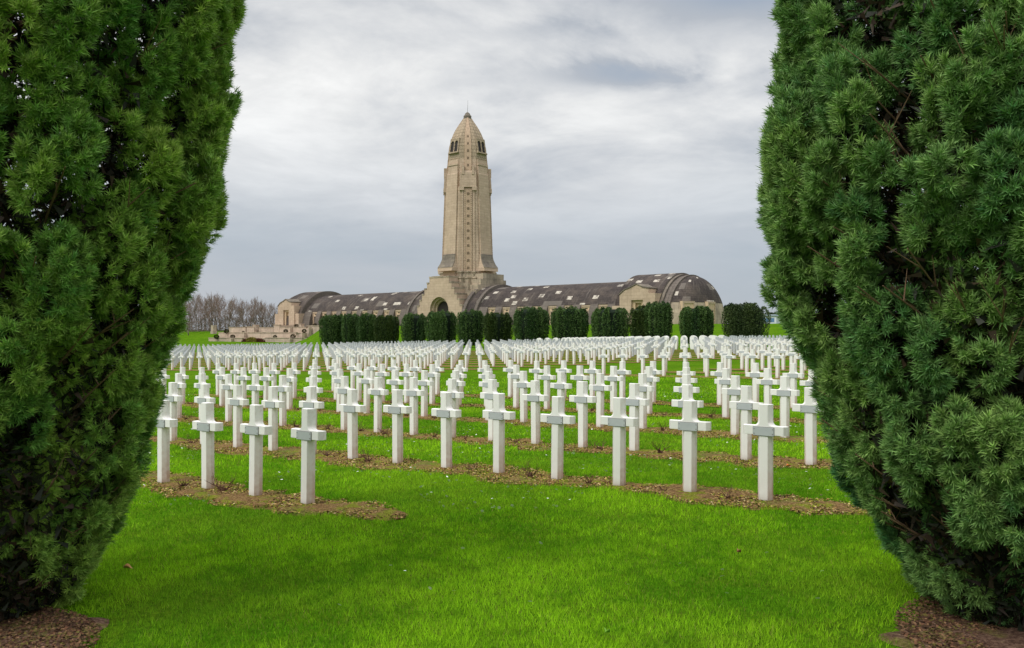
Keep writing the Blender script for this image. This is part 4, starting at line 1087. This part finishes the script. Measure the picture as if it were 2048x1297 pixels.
def line_yew(k, xp, wpx, ptop, kind):
    m = (xp-CX)/F; q = 76.5; Y = q/(.5515*m+.834); X = m*Y; zg = gz(X, Y); R = wpx/2/F*Y; Hh = (HY-ptop)/F*Y+EYE-zg
    rr = np.random.default_rng(300+k)
    root = empty('clipped_yew', (X, Y, zg), label=YL[k], cat='tree', group='clipped yews in a line before the ossuary')
    npl = 46; A = rr.random(npl)*2*PI; D_ = np.where(rr.random(npl) < .72, R*(.68+.22*rr.random(npl))*(1+.10*np.sin(2*A+k)), R*.55*np.sqrt(rr.random(npl)))
    pr = R*(.17+.10*rr.random(npl)); Ht = Hh*(.88+.13*rr.random(npl))-.08*Hh*(D_/R)**4
    Ps, Ns, Ts = [], [], []
    for i in range(npl):
        n = 700; a = rr.random(n)*2*PI; h = Hh*.07+(Ht[i]-Hh*.07)*rr.random(n)**.85
        f = h/Hh; prof = np.interp(f, [0, .07, .18, .40, .8, 1], [.62, .72, .86, .98, 1.0, .93])
        tip = np.clip((Ht[i]-h)/(pr[i]*1.8), 0, 1)**.6
        r_ = pr[i]*tip*(1+.25*(vnoise(a*1.6+i*9, h*2.2+i)-.5)*2)
        r_ = r_*(.82+.22*rr.random(n))
        x = D_[i]*prof*math.cos(A[i])+r_*np.cos(a); y = D_[i]*prof*math.sin(A[i])+r_*np.sin(a)
        Ps.append(np.stack([x, y, h], 1)); Ns.append(np.stack([np.cos(a)*.8, np.sin(a)*.8, .75+0*a], 1)); Ts.append(np.full(n, rr.random()))
    P, N, T_ = map(np.concatenate, (Ps, Ns, Ts))
    cA, cB = [(np.array([.030, .072, .020]), np.array([.100, .170, .045])), (np.array([.028, .055, .014]), np.array([.070, .105, .022])), (np.array([.035, .060, .020]), np.array([.075, .110, .032]))][kind]
    V, C_ = clump_cloud(P, N, .10, cA, cB, .2, T_)
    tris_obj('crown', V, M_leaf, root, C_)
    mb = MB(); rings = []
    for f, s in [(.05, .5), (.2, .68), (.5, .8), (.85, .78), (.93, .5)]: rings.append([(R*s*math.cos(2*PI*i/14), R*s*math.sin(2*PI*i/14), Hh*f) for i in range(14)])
    mb.loft(rings); mb.build('inner_foliage_shade', M_core, root)
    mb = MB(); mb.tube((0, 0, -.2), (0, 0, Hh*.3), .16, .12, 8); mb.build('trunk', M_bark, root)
M_core = flat_mat('inner_foliage_shade', (.008, .016, .008), .95, .4, 6)  # solid near-black hull, shade inside the crowns put into its colour
for k, q in enumerate(YEW): line_yew(k, *q)

# ------------------------------------------------------------------ bare trees far left
def bare_tree(seed, Ht):
    rnd = random.Random(seed); tk, cr_ = MB(), []
    segs = []
    def grow(p, dr, ln_, r, lev):
        nseg = 3; q = p
        for s in range(nseg):
            dr = (dr+Vector((rnd.uniform(-.12, .12), rnd.uniform(-.12, .12), .10))).normalized(); q2 = q+dr*ln_/nseg
            segs.append((q, q2, r*(1-.28*s/nseg), r*(1-.28*(s+1)/nseg), lev)); 
            if lev > 0:
                for _ in range(1 if lev > 2 else rnd.randint(1, 2)):
                    a = rnd.random()*6.28; side = Vector((math.cos(a), math.sin(a), 0)); nd_ = (dr*.95+side*rnd.uniform(.32, .75)).normalized()
                    grow(q.lerp(q2, rnd.uniform(.4, 1)), nd_, ln_*rnd.uniform(.45, .68), r*.5, lev-1)
            q = q2
        if lev > 0: grow(q, dr, ln_*.6, r*.55, lev-1)
    grow(Vector((0, 0, -.3)), Vector((rnd.uniform(-.05, .05), rnd.uniform(-.05, .05), 1)).normalized(), Ht*.46, .17, 4)
    for (a, b, r0, r1, lev) in list(segs):
        if lev <= 1 and rnd.random() < .45:
            for _ in range(1):
                p = a.lerp(b, rnd.random()); dd = (b-a).normalized()+Vector((rnd.uniform(-.8, .8), rnd.uniform(-.8, .8), rnd.uniform(-.1, .6))); segs.append((p, p+dd.normalized()*rnd.uniform(.5, 1.1), -1, .004, 0))
    zmax = max(s[1].z for s in segs); k = Ht/zmax; Tr, Cb = [], []
    for (a, b, r0, r1, lev) in segs:
        a, b = a*k, b*k
        if lev == 4: tk.tube(a, b, r0, r1, 7)
        else:
            r = .018 if r0 < 0 else max(r0, .026); dd = (b-a).normalized(); s1 = dd.cross(Vector((rnd.uniform(-1, 1), rnd.uniform(-1, 1), rnd.uniform(-1, 1)))).normalized(); s2 = dd.cross(s1)
            for s_ in ((s1, s2) if lev > 1 else (s1,)): Tr.append([a-s_*r, a+s_*r, b]); 
    V = np.array([[v[:] for v in t] for t in Tr]).reshape(-1, 3)
    return tk, V
base_trees = []
for k in range(5):
    tk, V = bare_tree(70+k, 12.5+k*.5)
    root = empty('bare_tree', (0, 0, 0))
    tk.build('trunk', M_bare, root, smooth=True); n = len(V)//3
    tris_obj('crown', V, M_leaf, root, np.array([[.24, .17, .14]])*(.6+.7*rng.random((n, 1)))); base_trees.append(root)
bt = []
for k in range(46):
    xp = 352+k*4.9+random.uniform(-3, 3); Z = random.uniform(228, 275); tp = np.interp(xp, [350, 400, 440, 470, 500, 530, 570], [596, 583, 583, 592, 590, 600, 606])+random.uniform(-3, 7)
    bt.append((xp, Z, tp))
bt.sort(); 
for k, (xp, Z, tp) in enumerate(bt):
    o = base_trees[k] if k < 5 else copy_tree(base_trees[k % 5])
    X = (xp-CX)/F*Z; zg = gz(X, Z); h = (HY-tp)/F*Z+EYE-zg; s = h/(12.5+(k % 5)*.5)
    o.location = (X, Z, zg); o.scale = (s, s, s); o.rotation_euler = (0, 0, random.random()*6.28)
    tag(o, 'leafless grey brown tree, %s from the left in the grove behind the left lawn' % ordn(k+1), 'tree', 'bare trees behind the left lawn')
n = 16000; xp = rng.uniform(330, 580, n); Z = rng.uniform(232, 262, n); X = (xp-CX)/F*Z; zz_ = ground(X, Z)
hh = (2.6+2.6*vnoise(X*.25, Z*.1))*rng.random(n)**1.3
P = np.stack([X, Z, zz_+hh], 1); V, C_ = clump_cloud(P, np.tile(np.array([[0, 0, 1.2]]), (n, 1)), .32, np.array([.10, .075, .06]), np.array([.20, .145, .115]))
e_ = V.reshape(-1, 3, 3); e_[:, :2] = e_[:, :2].mean(1, keepdims=True)+(e_[:, :2]-e_[:, :2].mean(1, keepdims=True))*.35
o = tris_obj('brushwood', e_.reshape(-1, 3), M_leaf, None, C_); tag(o, 'leafless brown undergrowth at the foot of the bare trees', 'undergrowth', kind='stuff')

# trees and hut beyond the right end
def far_tree(xp, Z, ptop, wpx, label, cA, cB, seed):
    rr = np.random.default_rng(seed); X = (xp-CX)/F*Z; zg = gz(X, Z); H_ = (HY-ptop)/F*Z+EYE-zg; R = wpx/2/F*Z
    root = empty('background_tree', (X, Z, zg), label=label, cat='tree')
    n = 5000; c = rr.normal(0, .45, (26, 3))*np.array([R, R, H_*.22])+np.array([0, 0, H_*.62]); idx = rr.integers(0, 26, n)
    q = rr.normal(0, 1, (n, 3)); q /= np.linalg.norm(q, axis=1, keepdims=True); P = c[idx]+q*R*.34; P[:, 2] = np.clip(P[:, 2], H_*.1, H_)
    V, C_ = clump_cloud(P, q, .28, cA, cB, .2, rr.random(26)[idx]); tris_obj('crown', V, M_leaf, root, C_)
    mb = MB(); mb.tube((0, 0, -.3), (0, 0, H_*.7), .2, .08, 7); mb.build('trunk', M_bare, root)
far_tree(1463, 150, 604, 34, 'dark leafy tree behind the last yew at the right', np.array([.015, .035, .014]), np.array([.035, .06, .02]), 5)
far_tree(1543, 175, 628, 40, 'dark round tree partly hidden behind the right yew crown', np.array([.02, .04, .016]), np.array([.04, .06, .02]), 6)
o = copy_tree(base_trees[2]); X, Z = (1488-CX)/F*190, 190; o.location = (X, Z, gz(X, Z)); s = ((HY-598)/F*Z+EYE-gz(X, Z))/13.5; o.scale = (s, s, s)
tag(o, 'leafless tree showing faintly above the last yew at the right', 'tree')
X, Z = (1541-CX)/F*165, 165; zg = gz(X, Z)
ht = empty('small_hut', (X, Z, zg), BRZ, label='small white and blue hut far behind the lawn beside the right yew', cat='hut')
mb = MB(); mb.box(-1.7, 1.7, -1.2, 1.2, -.3, 1.9); mb.build('wall', flat_mat('hut_white', (.62, .66, .70), .7, .1, 2), ht)
mb = MB(); mb.extrude([(-2.0, 1.9), (2.0, 1.9), (1.8, 2.25), (-1.8, 2.25)], -1.4, 1.4); mb.build('roof', flat_mat('hut_roof', (.30, .36, .42), .7, .1, 2), ht)
mb = MB(); mb.box(-1.3, 1.3, -1.23, -1.202, .7, 1.5); mb.build('window', flat_mat('hut_blue', (.12, .22, .38), .4, .1, 2), ht)
S.render.engine = 'CYCLES'
print('objects', len(bpy.data.objects))
